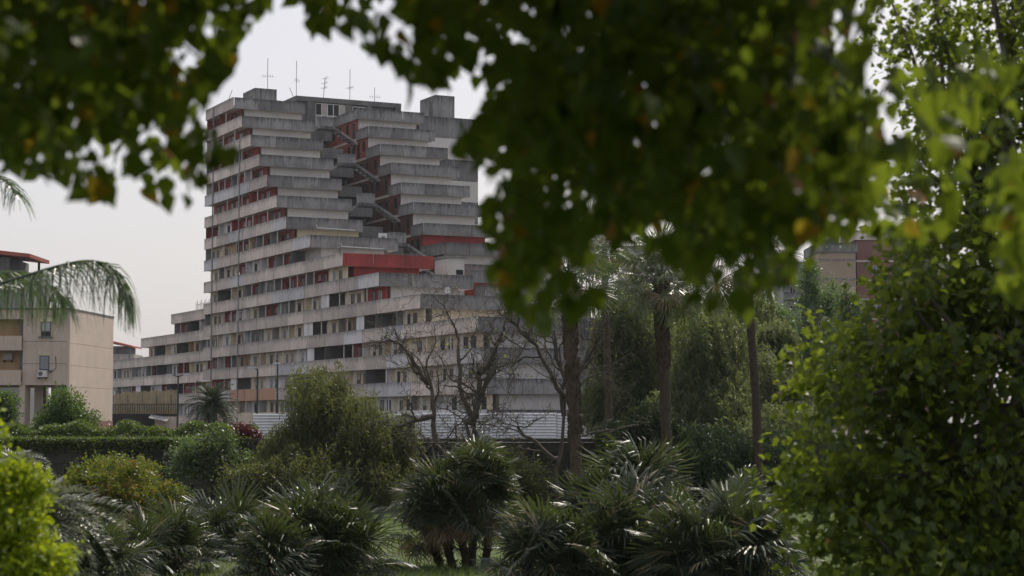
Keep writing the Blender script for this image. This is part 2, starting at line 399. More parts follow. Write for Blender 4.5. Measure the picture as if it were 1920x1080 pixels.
# gap between the two blocks: dark back wall, walkways darkened to deepen the shade of the gap, stair bridges
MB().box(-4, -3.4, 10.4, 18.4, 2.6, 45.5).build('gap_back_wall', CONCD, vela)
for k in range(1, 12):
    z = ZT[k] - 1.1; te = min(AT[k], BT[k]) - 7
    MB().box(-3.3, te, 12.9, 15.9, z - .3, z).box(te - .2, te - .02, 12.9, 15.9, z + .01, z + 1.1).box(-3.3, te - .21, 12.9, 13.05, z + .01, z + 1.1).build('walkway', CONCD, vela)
    for v in (12.6, 16.05): cbox('walkway_column', 'wc', .35, .25, 2.9, CONCD, vela, (te - 4, v, z - 2.9))
def arch(t, z, parent=vela):
    prof = [(10.25, -1.3), (11.8, 0), (14.2, 0), (17.6, -2.0)]
    for dt, dz, th, m in ((0, 0, .34, CONC2), (-1.5, -.15, .34, CONC2)):
        b = MB()
        for (a, za), (c, zc) in zip(prof[:-1], prof[1:]):
            b.hexa([(t + dt - .14, a, z + dz + za - th), (t + dt, a, z + dz + za - th), (t + dt, c, z + dz + zc - th), (t + dt - .14, c, z + dz + zc - th)],
                   [(t + dt - .14, a, z + dz + za), (t + dt, a, z + dz + za), (t + dt, c, z + dz + zc), (t + dt - .14, c, z + dz + zc)])
        b.build('stair_stringer', m, parent)
    b = MB()
    for (a, za), (c, zc) in zip(prof[:-1], prof[1:]):
        n = 6 if za != zc else 1
        for i in range(n):
            p = a + (c - a) * i / n; q = a + (c - a) * (i + 1) / n; zz = z + za + (zc - za) * (i + .5) / n
            b.box(t - 1.34, t - .16, p + .01, q - .01, zz - .45, zz - .25)
    b.build('stair_flight', CONCD, parent)
    MB().box(t - 1.9, t - 1.66, 12.2, 14.7, z, z + 1.5).build('landing_parapet', CONC2, parent)
for k in (1, 3, 5, 7, 8): arch(min(AT[k], BT[k]) - 1.5, ZT[k] - .2)
# stair tower and small terraces at the foot of the rear block
MB().box(44.6, 48.5, 15.2, 17.4, 18, 23.6).build('stair_tower', WHITEW, vela)
MB().box(44.5, 48.8, 15.0, 17.7, 23.61, 23.9).build('stair_tower_roof', CONC2, vela)
obj('window', MB().box(-.03, .03, 0, .9, 0, .6).mesh('window'), GLASS, vela, (48.52, 16.3, 21.6))
panels_v(17.6, 26, 50, 20.6, CONC2, 2)
panels_v(17.9, 26, 52.5, 16.6, CONC2, 2)
MB().box(44, 49.0, 18, 26, 18.4, 20.58).build('terrace_wall', REDW, vela)
# daubed white letters on the red terrace wall: V I A
b = MB(); X = 49.04
def stroke(b, v0, z0, v1, z1, wd=.28):
    d = Vector((0, v1 - v0, z1 - z0)); n = Vector((0, -d.z, d.y)).normalized() * wd / 2
    a = Vector((X, v0, z0)); c = Vector((X, v1, z1)); e = Vector((-.02, 0, 0))
    b.hexa([a + n, a - n, a - n + e, a + n + e], [c + n, c - n, c - n + e, c + n + e])
for s in ((19.6, 20.4, 20.0, 19.2), (20.0, 19.2, 20.3, 20.4), (20.9, 20.4, 20.9, 19.0), (21.7, 20.4, 21.7, 19.0), (22.3, 19.0, 22.7, 20.4), (22.7, 20.4, 23.1, 19.0), (22.4, 19.5, 23.0, 19.5)): stroke(b, *s)
b.build('painted_lettering', WHITEP, vela)
# scrawled line of white graffiti on the top end wall of the rear block
b = MB(); X = BT[0] - .88; g = random.Random(4); v = 19.2
while v < 27:
    for _ in range(g.choice([2, 3])): stroke(b, v + g.uniform(0, .3), 44.95 + g.uniform(0, .3), v + g.uniform(0, .35), 44.95 + g.uniform(.3, .75), .09)
    v += g.choice([.36, .42, .42, .8])
b.build('graffiti_scrawl', WHITEP, vela)
# low wing running off behind
WL = {9: -28.4, 10: -45.5, 11: -74, 12: -74, 13: -74, 14: -74}
WC = {10: 'RRDRR', 11: 'CWCDCDOGR', 12: 'RRCSWDRWGCWDC', 13: 'WCRRDRWPRGWWC', 14: 'CCWWGCCWWCGWW'}
for k in range(9, 15):
    z = ZT[k]; t0 = WL[k]
    panels_t(t0, -1.1, 3.2, z - 1.5, CONC)
    cbox('parapet_panel', 'q', .16, 8, 1.5, CONC, vela, (t0, 3.4, z - 1.5))
    MB().box(t0 + .17, -1.1, 3.38, 12, z - 1.44, z - 1.1).build('floor_slab', CONC, vela)
    if k == 9: continue
    z0, z1 = z - 1.098, ZT[k - 1] - 1.442; tw = WL[k - 1] + 1.2
    n = max(1, round((-1.1 - tw) / 6)); ln = (-1.1 - tw) / n; cs = WC[k][::-1] if k < 12 else WC[k]
    for i in range(n): bay(tw + i * ln, ln, 3.2, z0, z1, cs[(n - 1 - i) % len(cs)])
    MB().box(tw, -1.1, 8.2, 12, z0, z1).build('end_wall', CREAM, vela)
# slatted rail on the wing roof
b = MB()
for i in range(16): b.box(-18 + i * .7, -17.94 + i * .7, 4, 4.06, ZT[9], ZT[9] + 1.3 + .3 * math.sin(i * 2.1))
b.box(-18, -7, 4.07, 4.1, ZT[9] + .9, ZT[9] + .96); b.build('roof_rail', GALV, vela)
# ground storey wall, pier on the right and drain pipes
MB().box(-1, 91, 1.0, 10, 2.5, ZT[14] - 1.45).build('ground_storey_wall', GREYP, vela)
MB().box(-74, -1.1, 4.2, 12, 2.5, ZT[14] - 1.45).build('ground_storey_wall', GREYP, vela)
for i, t in enumerate((3.1, 14.8)):
    top = ZT[min(k for k in range(15) if AT[k] > t + 1)]
    MB().tube([(t, -.09, 2.6), (t, -.09, top - .2)], .08, 6).build('drain_pipe', GREYP, vela)
for t, v0 in ((91.75, 11.7), (72.3, 27.2)):
    MB().box(t - 3, t, v0, v0 + 1.7, 2.5, ZT[11] if v0 < 20 else ZT[10]).build('corner_pier', CONC2, vela)
# stove pipes and washing bars hung on parapets
for (t, k, l) in ((33.3, 6, 5), (41.9, 7, 5.5)):
    MB().tube([(t, 4, ZT[k] - .9), (t + .3, 4.0, ZT[k] - 1.3), (t + .3, 4 + l, ZT[k] - 1.4)], .05, 5).build('washing_bar', POSTW, vela)
def vw(t, v, z):
    c, s = math.cos(TH), math.sin(TH); return (VO[0] + c * t - s * v, VO[1] + s * t + c * v, z)
for (t, v, k, lab) in ((42.0, 9.2, 7, 'white boxed unit on the terrace beside the yellowed end wall'),):
    e = empty('cooling_unit', vw(t - .9, v, ZT[k] - 1.09), TH, lab, 'air conditioner')
    MB().box(0, .45, 0, .95, .3, 1.7).build('casing', POSTW, e); MB().box(.05, .4, .1, .2, 0, .3).box(.05, .4, .75, .85, 0, .3).build('stand', METAL, e)
    MB().box(.45, .47, .2, .7, .6, 1.3).build('grille', CONCD, e)
# ---- antennas: things of their own on the roofs
def antenna(loc, h, yagi, lean, label, dish=False):
    e = empty('antenna', loc, rv.uniform(0, 3), label, 'antenna', 'antennas on the roofs of the stepped block')
    top = (lean * h, .1 * lean * h, h)
    MB().tube([(0, 0, 0), top], .04, 5).build('mast', METAL, e)
    for i in range(yagi):
        q = .6 + .4 * i / max(1, yagi - 1) if yagi > 1 else .45
        c = Vector(top) * q; b = MB().tube([c - Vector((.8, .3, 0)), c + Vector((.8, .3, 0))], .02, 4)
        for j in range(5): b.tube([c + Vector((-.7 + j * .35, -.1, -.25)), c + Vector((-.7 + j * .35, -.1, .25))], .015, 4)
        b.build('aerial', METAL, e)
antenna(vw(4, 7.4, 50.1), 4.6, 1, 0, 'tall thin antenna mast on the roof tank room')
antenna(vw(-1.5, 13.6, 50.55), 5.2, 1, 0, 'tallest thin antenna mast at the corner of the roof pavilion')
antenna(vw(-3, 13.8, 50.5), 1.7, 0, .5, 'short slanting pole at the corner of the roof pavilion')
antenna(vw(-4, 18.6, 50.5), 3.4, 3, -.22, 'leaning antenna with several crossbars on the roof pavilion')
antenna(vw(-3, 22.4, 50.5), 5.0, 1, 0, 'straight thin antenna mast over the middle of the roof pavilion')
antenna(vw(-3, 26.3, 50.5), 2.6, 1, 0, 'low antenna mast near the right end of the roof pavilion')
antenna(vw(1, 2.2, 47.5), 2.8, 0, .35, 'slanting pole at the far corner of the stepped block roof')
def dish(loc, r, rz, label):
    e = empty('satellite_dish', loc, rz, label, 'satellite dish', 'satellite dishes on the terraces')
    b = MB(); vs = [(0, 0, 0)]; fs = []
    for j in (1, 2):
        for i in range(12):
            q = 2 * math.pi * i / 12; rr = r * j / 2; vs.append((rr * math.cos(q), -.25 * r * (j / 2) ** 2, rr * math.sin(q) + r))
    vs[0] = (0, 0, r)
    for i in range(12):
        fs.append((0, 1 + i, 1 + (i + 1) % 12)); fs.append((1 + i, 13 + i, 13 + (i + 1) % 12, 1 + (i + 1) % 12))
    b.add(vs, fs).build('reflector', POSTW, e, smooth=True)
    MB().tube([(0, .05, -.8), (0, .05, r)], .05, 5).build('pole', METAL, e)
    MB().tube([(0, 0, .4 * r), (0, -.6 * r, r)], .03, 4).build('feed_arm', METAL, e)
dish(vw(75.6, 3.1, ZT[10] + .1), .34, .3, 'white satellite dish on the terrace above the bare tree, nearer the corner')
dish(vw(75.2, 9.3, ZT[10] + .35), .32, -.4, 'white satellite dish beside the terrace stair, right of the other dish')
# ------------------------------------------------------------------ low beige block on the left
Yb = 177.0
x130 = P(130, 700, Yb)[0]
lb = empty('low_apartment_building', (x130, Yb, 2.6), 0, 'low beige apartment building with blank sunlit end wall and balconies', 'building')
ZB = lambda py: 4 + (790 - py) / 3658.6 * Yb - 2.6
XB = lambda px: (px - 130) / 3658.6 * Yb
dx, dy = math.sin(R(3.6)), math.cos(R(3.6))
def lbox(b, x0, x1, d0, d1, z0, z1):   # sheared footprint: x along the front, d along the end wall
    q = lambda x, d: (x + dx * d, dy * d)
    b.hexa([(*q(x0, d0), z0), (*q(x1, d0), z0), (*q(x1, d1), z0), (*q(x0, d1), z0)], [(*q(x0, d0), z1), (*q(x1, d0), z1), (*q(x1, d1), z1), (*q(x0, d1), z1)]); return b
zf, zr = ZB(722), ZB(580)
lbox(MB(), XB(42), -.26, 0, 14.8, zf, zr).build('wall', BEIGE, lb)
lbox(MB(), -.25, 0, 0, 14.8, 0, zr).build('end_wall', BEIGE2, lb)
for py in (642, 684, 724): lbox(MB(), -.1, .012, .3, 14.6, ZB(py) - .015, ZB(py) + .015).build('floor_joint', BEIGE, lb)
lbox(MB(), XB(-130), .05, -.1, 14.9, zr + .003, zr + .15).build('roof_coping', CONCD, lb)
lbox(MB(), -.27, .04, -.03, 14.84, 0, ZB(789)).build('plinth', BRICKR, lb)
lbox(MB(), XB(-130), XB(42) - .01, 1.6, 14.8, zf, zr).build('wall', OCHRE, lb)
lbox(MB(), XB(-130), XB(42) - .01, 0, 1.59, ZB(598), zr).build('roof_beam', BEIGE, lb)
for a, c in ((630, 657), (694, 722)):
    lbox(MB(), XB(-130), XB(41), -.35, -.2, ZB(c), ZB(a)).build('balcony_parapet', BEIGE, lb)
    lbox(MB(), XB(-130), XB(41), -.19, 1.58, ZB(c), ZB(c) + .3).build('balcony_slab', BEIGE, lb)
for py in (600, 662): lbox(MB(), XB(33), XB(41), .5, 1.55, ZB(py + 30), ZB(py)).build('loggia_partition', CONCD, lb)
def lbwin(px0, px1, py0, py1, shut, shm):
    o = obj('window', window_mesh(round(XB(px1) - XB(px0), 2), round(ZB(py0) - ZB(py1), 2), FRAMED, GLASS, shut, shm), None, lb, (XB(px0), -.02, ZB(py1)))
    MB().box(-.25, XB(px1) - XB(px0) + .25, -.16, -.04, -.12, -.01).build('sill', CONCD, o)
    MB().box(.0, XB(px1) - XB(px0), -.03, .02, XB(140), XB(140)+.02).build('lintel', CREAM, o)
    MB().box(-.1, XB(px1) - XB(px0) + .1, -.035, .0, round(ZB(py0) - ZB(py1), 2) + .02, round(ZB(py0) - ZB(py1), 2) + .4).build('shutter_box', CREAM, o)
lbwin(76, 94, 603, 631, .62, GALV); lbwin(74, 92, 667, 694, .97, SHUT)
for px0, px1 in ((36, 47), (-30, -18)): lbox(MB(), XB(px0), XB(px1), 0, 1.6, 0, zf).build('pillar', BEIGE, lb)
lbox(MB(), XB(49), XB(66), 2.5, 3.5, 0, zf).build('pillar', BEIGE, lb)
lbox(MB(), XB(90), XB(118), 1, 14, 0, zf).build('ground_wall', CONCD, lb)
for i, py in enumerate((640, 682)): lbox(MB(), XB(42) + .02, -.27, -.012, 0, ZB(py) - .02, ZB(py) + .02).build('string_line', CONCD, lb)
MB().tube([(XB(104), -.07, ZB(668)), (XB(105), -.07, ZB(690)), (XB(94), -.07, ZB(700))], .035, 5).build('cable', CONCD, lb)
ac = empty('air_conditioner', (x130 + XB(72), Yb - .45, 2.6 + ZB(707)), 0, 'white air conditioner unit under the closed window of the beige building', 'air conditioner')
MB().box(0, .85, 0, .35, 0, .6).build('casing', POSTW, ac)
c8 = [(.28 + .22 * math.cos(a * math.pi / 6), -.012, .3 + .22 * math.sin(a * math.pi / 6)) for a in range(12)]
MB().add(c8 + [(x, 0, z) for x, y, z in c8], [tuple(range(12))] + [(i, (i + 1) % 12, 12 + (i + 1) % 12, 12 + i) for i in range(12)]).build('fan_grille', CONCD, ac)
MB().box(.05, .1, 0, .4, -.2, -.01).box(.75, .8, 0, .4, -.2, -.01).build('bracket', METAL, ac)
ac2 = empty('air_conditioner', (x130 + XB(-2), Yb + 1.2, 2.6 + ZB(674)), 0, 'air conditioner unit on the loggia wall of the beige building', 'air conditioner')
MB().box(0, .85, 0, .35, 0, .6).build('casing', SHUTB, ac2); MB().box(.05, .1, 0, .35, -.2, -.01).box(.75, .8, 0, .35, -.2, -.01).build('bracket', METAL, ac2)

# far house with red canopy, over the beige block
Yc = 235.0; q = lambda px, py: P(px, py, Yc)
hx = empty('roof_terrace_house', (q(-40, 700)[0], Yc, 2.6), 0, 'grey house with red canopy roof behind the palm frond', 'building')
X0 = q(-40, 700)[0]; XX = lambda px: q(px, 700)[0] - X0; ZZ = lambda py: q(0, py)[2] - 2.6
MB().box(0, XX(40), 0, 14, 0, ZZ(507)).build('wall', GREYP, hx)
MB().box(0, XX(12), .5, 10, ZZ(507), ZZ(482)).build('attic_wall', CONCD, hx)
MB().hexa([(-2, -1, ZZ(470)), (XX(56), -1, ZZ(484)), (XX(56), 9, ZZ(484)), (-2, 9, ZZ(470))], [(-2, -1, ZZ(463)), (XX(56), -1, ZZ(477)), (XX(56), 9, ZZ(477)), (-2, 9, ZZ(463))]).build('canopy_roof', ROOFR, hx)
for yy in (-.6, 8): MB().box(XX(37), XX(41), yy, yy + .25, ZZ(507), ZZ(481)).build('canopy_post', METAL, hx)
# small house between the beige block and the wing
Yd = 400.0; q2 = lambda px, py: P(px, py, Yd); X1 = q2(200, 700)[0]
hs = empty('small_tiled_house', (X1, Yd, 2.6), 0, 'small distant house with tiled roof and plants on its terrace', 'building')
XD = lambda px: q2(px, 700)[0] - X1; ZD = lambda py: q2(0, py)[2] - 2.6
MB().box(0, XD(250), 0, 10, 0, ZD(664)).build('wall', CONC, hs)
MB().box(0, XD(236), 3, 10, ZD(664), ZD(648)).build('terrace_room', CONCD, hs)
MB().hexa([(0, 1, ZD(643)), (XD(246), 1, ZD(651)), (XD(246), 11, ZD(651)), (0, 11, ZD(643))], [(0, 1, ZD(637)), (XD(246), 1, ZD(648)), (XD(246), 11, ZD(648)), (0, 11, ZD(637))]).build('roof', ROOFR, hs)
MB().box(XD(238), XD(240), 1.5, 1.9, ZD(664), ZD(650)).build('post', CONCD, hs)

# ------------------------------------------------------------------ reed-screened yard, fence, lamps
Yr = 215.0; p0 = P(214, 800, Yr); p1 = P(331, 800, Yr)
rf = empty('reed_fence', (p0[0], Yr, 2.6), 0, 'tall reed-matted screen fence on a low wall beside the beige building', 'fence')
Wr = p1[0] - p0[0]; zr0 = 4 + (790 - 776) / 3658.6 * Yr - 2.6; zr1 = 4 + (790 - 737) / 3658.6 * Yr - 2.6
n = 44; g = random.Random(3)
for i in range(n):
    x = Wr * i / n; hgt = zr1 + g.uniform(-.12, .12) + .35 * i / n
    cbox('reed_slat', 'rs', Wr / n - .02, .05, round(hgt - zr0, 1), REED, rf, (x, g.uniform(-.03, .03), zr0))
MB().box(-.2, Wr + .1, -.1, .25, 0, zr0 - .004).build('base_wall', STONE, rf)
MB().box(Wr - 2.2, Wr + .4, -1.2, -.6, 0, zr0 - .3).build('gate_pier', BEIGE, rf)
b = MB()
for i in range(27):
    x = Wr * i / 26; b.box(x - .03, x + .03, -.62, -.56, 1.2, 3.4 + (.9 if i % 6 == 0 else 0))
b.box(-.1, Wr, -.55, -.51, 1.3, 1.36).box(-.1, Wr, -.55, -.51, 3.2, 3.26); b.build('iron_railing', METAL, rf)
MB().hexa([(Wr - 2.6, -2.6, zr0 - .5), (Wr - .6, -2.4, zr0 - .9), (Wr - .6, -1.21, zr0 - .5), (Wr - 2.6, -1.21, zr0 - .1)], [(Wr - 2.6, -2.6, zr0 - .42), (Wr - .6, -2.4, zr0 - .82), (Wr - .6, -1.21, zr0 - .42), (Wr - 2.6, -1.21, zr0 - .02)]).build('gate_canopy', CONC2, rf)
def lamp(px, pytop, Y, arm, label, two=False):
    p = P(px, pytop, Y); e = empty('street_lamp', (p[0], Y, 2.6), 0, label, 'street lamp', 'street lamps along the road'); h = p[2] - 2.6
    MB().tube([(0, 0, 0), (0, 0, h * .5), (0, 0, h)], [.13, .1, .075], 8).build('pole', METAL, e)
    for s in ((-1, 1) if two else (-1,)):
        MB().tube([(0, 0, h - .15), (s * arm * .5, 0, h + .05), (s * arm, 0, h + .05)], .055, 6).build('arm', METAL, e)
        MB().hexa([(s * arm - .35, -.16, h), (s * arm + .35, -.16, h), (s * arm + .35, .16, h), (s * arm - .35, .16, h)], [(s * arm - .3, -.12, h + .16), (s * arm + .3, -.12, h + .16), (s * arm + .3, .12, h + .16), (s * arm - .3, .12, h + .16)]).build('lamp_head', GALV, e)
lamp(483, 691, 185, .55, 'street lamp with short arm in front of the peach-coloured balconies')
lamp(520.5, 683, 180, .12, 'slim straight street lamp beside the pepper tree')
lamp(334, 704, 195, .9, 'double-armed street lamp at the edge of the reed fence', True)
# ---- ribbed white hoarding
Yh = 150.0; h0 = P(474, 800, Yh); hw = 2.6
hb = empty('site_hoarding', (h0[0], Yh, 2.6), 0, 'long white ribbed metal hoarding behind the bare trees', 'fence')
zt = 4 + 15 / 3658.6 * Yh - 2.6
b = MB(); nr = 9; vs = []; fs = []
for j in range(nr * 2 + 1):
    zz = zt * j / (nr * 2); yy = -.09 if j % 2 else 0.0
    vs += [(0, yy, zz), (hw - .06, yy, zz)]
    if j: fs.append((2 * j - 2, 2 * j - 1, 2 * j + 1, 2 * j))
b.add(vs, fs).add([(0, .03, 0), (hw - .06, .03, 0), (hw - .06, .03, zt), (0, .03, zt)], [(0, 3, 2, 1)])
hm = b.mesh('hoarding_panel'); hm.materials.append(SHEET)
for i in range(11):
    obj('hoarding_panel', hm, None, hb, (i * hw, 0, g.uniform(-.05, .05)))
    cbox('post', 'hp', .06, .1, zt + .15, GALV, hb, (i * hw - .06, -.02, 0))

# ------------------------------------------------------------------ far blocks on the right
def far_block(name, label, pxs, Y, pytop, base, face, bands, storey=3.2, depth=14, rz=0):
    x0 = P(pxs[0], 700, Y)[0]; x1 = P(pxs[1], 700, Y)[0]; h = P(960, pytop, Y)[2] - 2.6
    e = empty(name, (x0, Y, 2.6), rz, label, 'building'); W = x1 - x0
    MB().box(0, W, 0, depth, 0, h - 1.6).build('wall', face, e)
    MB().box(-.3, W + .3, -.3, depth + .3, h - 1.596, h).build('parapet', bands, e)
    nfl = int((h - 2) / storey)
    for k in range(nfl):
        z = 2.2 + k * storey
        MB().box(-.06, W + .06, -.06, .01, z, z + .28).build('floor_band', bands, e)
    return e, W, h, nfl
e, W, h, nf = far_block('distant_apartment_tower', 'distant ochre apartment tower with grey floor bands and side balconies', (1537, 1607), 320, 455, 0, TOWERM, CONC2)
MB().box(-5.6, -.31, 1.5, 13, 0, h - 3).build('side_wall', GREYP, e)
for k in range(nf - 1):
    z = 2.2 + k * 3.2
    MB().box(-5.8, -.32, -.2, 1.48, z, z + .25).build('balcony_slab', CONC2, e); MB().box(-5.8, -.32, -.3, -.21, z, z + 1.2).build('balcony_parapet', CONC2, e)
    for x in (-4.6, -2.4): obj('window', window_mesh(1.0, 1.9, FRAMEW, GLASS), None, e, (x, 1.49, z + .4))
for x in (1.2, 3.4): MB().box(x, x + .35, -.34, -.305, h - .9, h - .5).build('parapet_vent', POSTW, e)
MB().box(4.3, 5.2, 2, 3, h, h + 1.9).build('chimney', TOWERM, e); MB().box(.3, 3.6, 2, 8, h, h + .9).build('roof_shed', CONCD, e)
e, W, h, nf = far_block('distant_red_tower', 'distant brick-red apartment tower beside the ochre one', (1609, 1760), 322, 432, 0, BRICKR, CONC)
for k in range(nf - 1):
    for x in (2.6, 6.2, 9.8): obj('window', window_mesh(1.2, 1.5, FRAMEW, GLASS, .4), None, e, (x, -.02, 3.3 + k * 3.2))
e, W, h, nf = far_block('distant_grey_block', 'distant grey apartment block behind the fan palm crown', (1168, 1292), 300, 461, 0, CONC, CONCD)
for k in range(nf):
    for x in (1.2, 3.9, 6.6, 8.6): obj('window', window_mesh(1.2, 1.5, FRAMED, GLASS, .3, SHUT), None, e, (x, -.02, 3.3 + k * 3.2))
MB().box(7.6, 8.4, 3, 4, h, h + 2).build('chimney', CONCD, e)

# ------------------------------------------------------------------ retaining wall with courses of blocks
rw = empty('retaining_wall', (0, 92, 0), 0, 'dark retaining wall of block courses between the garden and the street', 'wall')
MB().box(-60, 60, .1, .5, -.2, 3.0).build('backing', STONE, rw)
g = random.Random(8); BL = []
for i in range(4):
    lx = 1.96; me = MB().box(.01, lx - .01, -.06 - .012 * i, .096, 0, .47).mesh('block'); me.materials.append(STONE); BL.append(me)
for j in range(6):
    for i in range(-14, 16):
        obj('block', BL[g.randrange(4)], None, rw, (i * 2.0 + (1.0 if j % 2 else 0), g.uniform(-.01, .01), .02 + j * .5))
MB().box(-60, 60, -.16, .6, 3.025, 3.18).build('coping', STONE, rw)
# ------------------------------------------------------------------ vegetation
GREENS = dict(
    pepper=[(0, (.016, .024, .01)), (.5, (.034, .043, .016)), (.85, (.075, .085, .03)), (1, (.15, .14, .07))],
    deep=[(0, (.018, .03, .015)), (.6, (.03, .048, .022)), (1, (.06, .08, .03))],
    willow=[(0, (.024, .036, .018)), (.5, (.07, .09, .045)), (1, (.2, .21, .11))],
    poplar=[(0, (.05, .085, .04)), (.5, (.08, .12, .06)), (1, (.14, .18, .09))],
    plane=[(0, (.02, .036, .01)), (.6, (.038, .062, .014)), (.93, (.07, .10, .02)), (.97, (.25, .09, .02)), (1, (.3, .1, .02))],
    fore=[(0, (.022, .042, .01)), (.6, (.036, .062, .013)), (.945, (.055, .08, .016)), (.955, (.34, .09, .015)), (1, (.4, .12, .02))],
    lime=[(0, (.13, .20, .01)), (.6, (.26, .34, .02)), (1, (.36, .42, .04))],
    photinia=[(0, (.035, .065, .012)), (.5, (.075, .115, .016)), (.66, (.13, .15, .02)), (.76, (.2, .12, .02)), (.9, (.27, .07, .02))],
    grey=[(0, (.03, .04, .024)), (.6, (.065, .078, .05)), (1, (.17, .18, .13))],
    red=[(0, (.05, .01, .012)), (.6, (.09, .015, .018)), (1, (.16, .03, .03))],
    hedge=[(0, (.022, .035, .012)), (.6, (.055, .07, .02)), (1, (.14, .15, .04))],
    shrub=[(0, (.02, .042, .016)), (.6, (.04, .075, .026)), (1, (.10, .15, .05))])
LM = {k: leafmat('leaf_' + k, v) for k, v in GREENS.items()}
LM['fore'] = leafmat('leaf_foreground', GREENS['fore'], (.34, .44, .03), .46, .5, .25)
LM['plane'] = leafmat('leaf_plane', GREENS['plane'], (.42, .52, .04), .48, .45, .3)
LM['deep'] = leafmat('leaf_shade_tree', GREENS['deep'], (.1, .15, .04), .2, .6, .15)
LM['willow'] = leafmat('leaf_weeping', GREENS['willow'], (.3, .36, .08), .5)
LM['pepper'] = leafmat('leaf_pepper_tree', GREENS['pepper'], (.28, .32, .07), .45)
LM['lime'] = leafmat('leaf_lime_bush', GREENS['lime'], (.5, .58, .02), .48)
LM['photinia'] = leafmat('leaf_photinia_bush', GREENS['photinia'], (.3, .34, .03), .4)
LM['red'] = leafmat('leaf_red_bush', GREENS['red'], (.16, .025, .02), .3)
LM['fan'] = leafmat('leaf_fan_palm', [(0, (.018, .03, .014)), (.6, (.026, .041, .018)), (.9, (.042, .056, .026)), (1, (.25, .21, .13))], (.2, .26, .05), .2, .4, .5)
LM['washingtonia'] = leafmat('leaf_tall_palm', [(0, (.045, .07, .025)), (.7, (.075, .10, .035)), (.93, (.11, .13, .05)), (1, (.25, .19, .11))], (.22, .3, .06), .3, .35, .6)
LM['butia'] = leafmat('leaf_silver_palm', [(0, (.10, .115, .085)), (.6, (.15, .16, .125)), (1, (.25, .25, .2))], (.2, .24, .1), .25, .4, .6)
LM['queen'] = leafmat('leaf_queen_palm', [(0, (.03, .05, .022)), (.6, (.05, .08, .035)), (1, (.09, .12, .05))], (.2, .3, .08), .3, .35, .6)
LM['phoenix'] = leafmat('leaf_date_palm', [(0, (.025, .04, .022)), (.6, (.04, .06, .035)), (1, (.07, .09, .05))], (.12, .16, .05), .2, .5, .2)
LM['dry'] = leafmat('dry_palm_leaf', [(0, (.16, .12, .07)), (1, (.30, .24, .15))], (.3, .22, .1), .3, .6, .3)

def wig(a, b, n, amp, rg):
    """a crooked path from a to b"""
    a = np.array(a, float); b = np.array(b, float); ts = np.linspace(0, 1, n + 1); L = np.linalg.norm(b - a)
    pts = a + (b - a) * ts[:, None]; off = np.cumsum(rg.normal(size=(n + 1, 3)) * amp * L / n, 0); off -= off[:1]
    off -= ts[:, None] * off[-1:]; return pts + off
def limbs(b, base, top, tips, r0, rg, n=6, amp=.25, tmin=.35, thin=.5):
    """trunk from base to top and a limb out to every tip; returns twig points"""
    tr = wig(base, top, 8, .12, rg); b.tube(tr, list(np.linspace(r0, r0 * .35, 9)), 7)
    out = []
    for t in tips:
        i = int(rg.integers(int(tmin * 8), 8)); s = tr[i]; r = r0 * (1 - .65 * i / 8) * thin
        pth = wig(s, t, n, amp, rg); b.tube(pth, list(np.linspace(r, min(.012, r * .25) + r * .08, n + 1)), 5); out.append(pth)
    return out
def ell_points(n, ells, rg, shell=.45):
    """points in a union of ellipsoids, thinned towards the middle"""
    vol = np.array([e[1][0] * e[1][1] * e[1][2] for e in ells]) ** .75; vol = vol / vol.sum()
    k = rg.choice(len(ells), n, p=vol); c = np.array([e[0] for e in ells])[k]; r = np.array([e[1] for e in ells])[k]
    d = norm(rg.normal(size=(n, 3))); q = (shell + (1 - shell) * rg.random(n) ** .6)[:, None]
    return c + d * r * q
def foliage(name, pos, rg, size, tmpl, mat, parent, droop=.5, flat=.3, rnd=None, kind='stuff'):
    n = len(pos); tip = norm(rg.normal(size=(n, 3)) + np.array([0, 0, -droop])); nr = norm(rg.normal(size=(n, 3)) + np.array([0, 0, flat * 3]))
    sz = size * (.65 + .7 * rg.random(n)); rn = rg.random(n) if rnd is None else rnd
    o = obj(name, leaf_mesh(name, *tmpl, pos, tip, nr, sz, rn), mat, parent); tag(o, kind=kind); return o
def clumped(ells, nclump, per, rad, rg, shell=.45):
    c = ell_points(nclump, ells, rg, shell); k = np.repeat(np.arange(nclump), per)
    tone = rg.random(nclump)
    return c, c[k] + rg.normal(size=(len(k), 3)) * rad * (.5 + rg.random(nclump))[k][:, None] * np.array([1, 1, .75]), np.clip(.5 * tone[k] + .5 * rg.random(len(k)), 0, 1)
def tree(name, label, cat, base, ells, seed, mat, nclump=160, per=60, rad=.35, size=.14, tmpl=DIAMOND, bark=None, r0=.18, droop=.5, group=None, ntips=26, trunk_top=None, shell=.45, flat=.3):
    rg = np.random.default_rng(seed); base = np.array(base, float)
    e = empty(name, base, 0, label, cat, group)
    E_ = [(c - base, r) for c, r in ragged(ells, seed, 5)]
    c, pos, rn = clumped(E_, nclump, per, rad, rg, shell)
    top = trunk_top if trunk_top is not None else np.mean([q[0] for q in E_], 0) + np.array([0, 0, .3])
    b = MB(); limbs(b, (0, 0, -.1), top, c[rg.choice(nclump, min(ntips, nclump), replace=False)], r0, rg); b.build('trunk', bark or BARK, e, smooth=True)
    foliage('crown', pos, rg, size, tmpl, mat, e, droop, flat, rn); return e
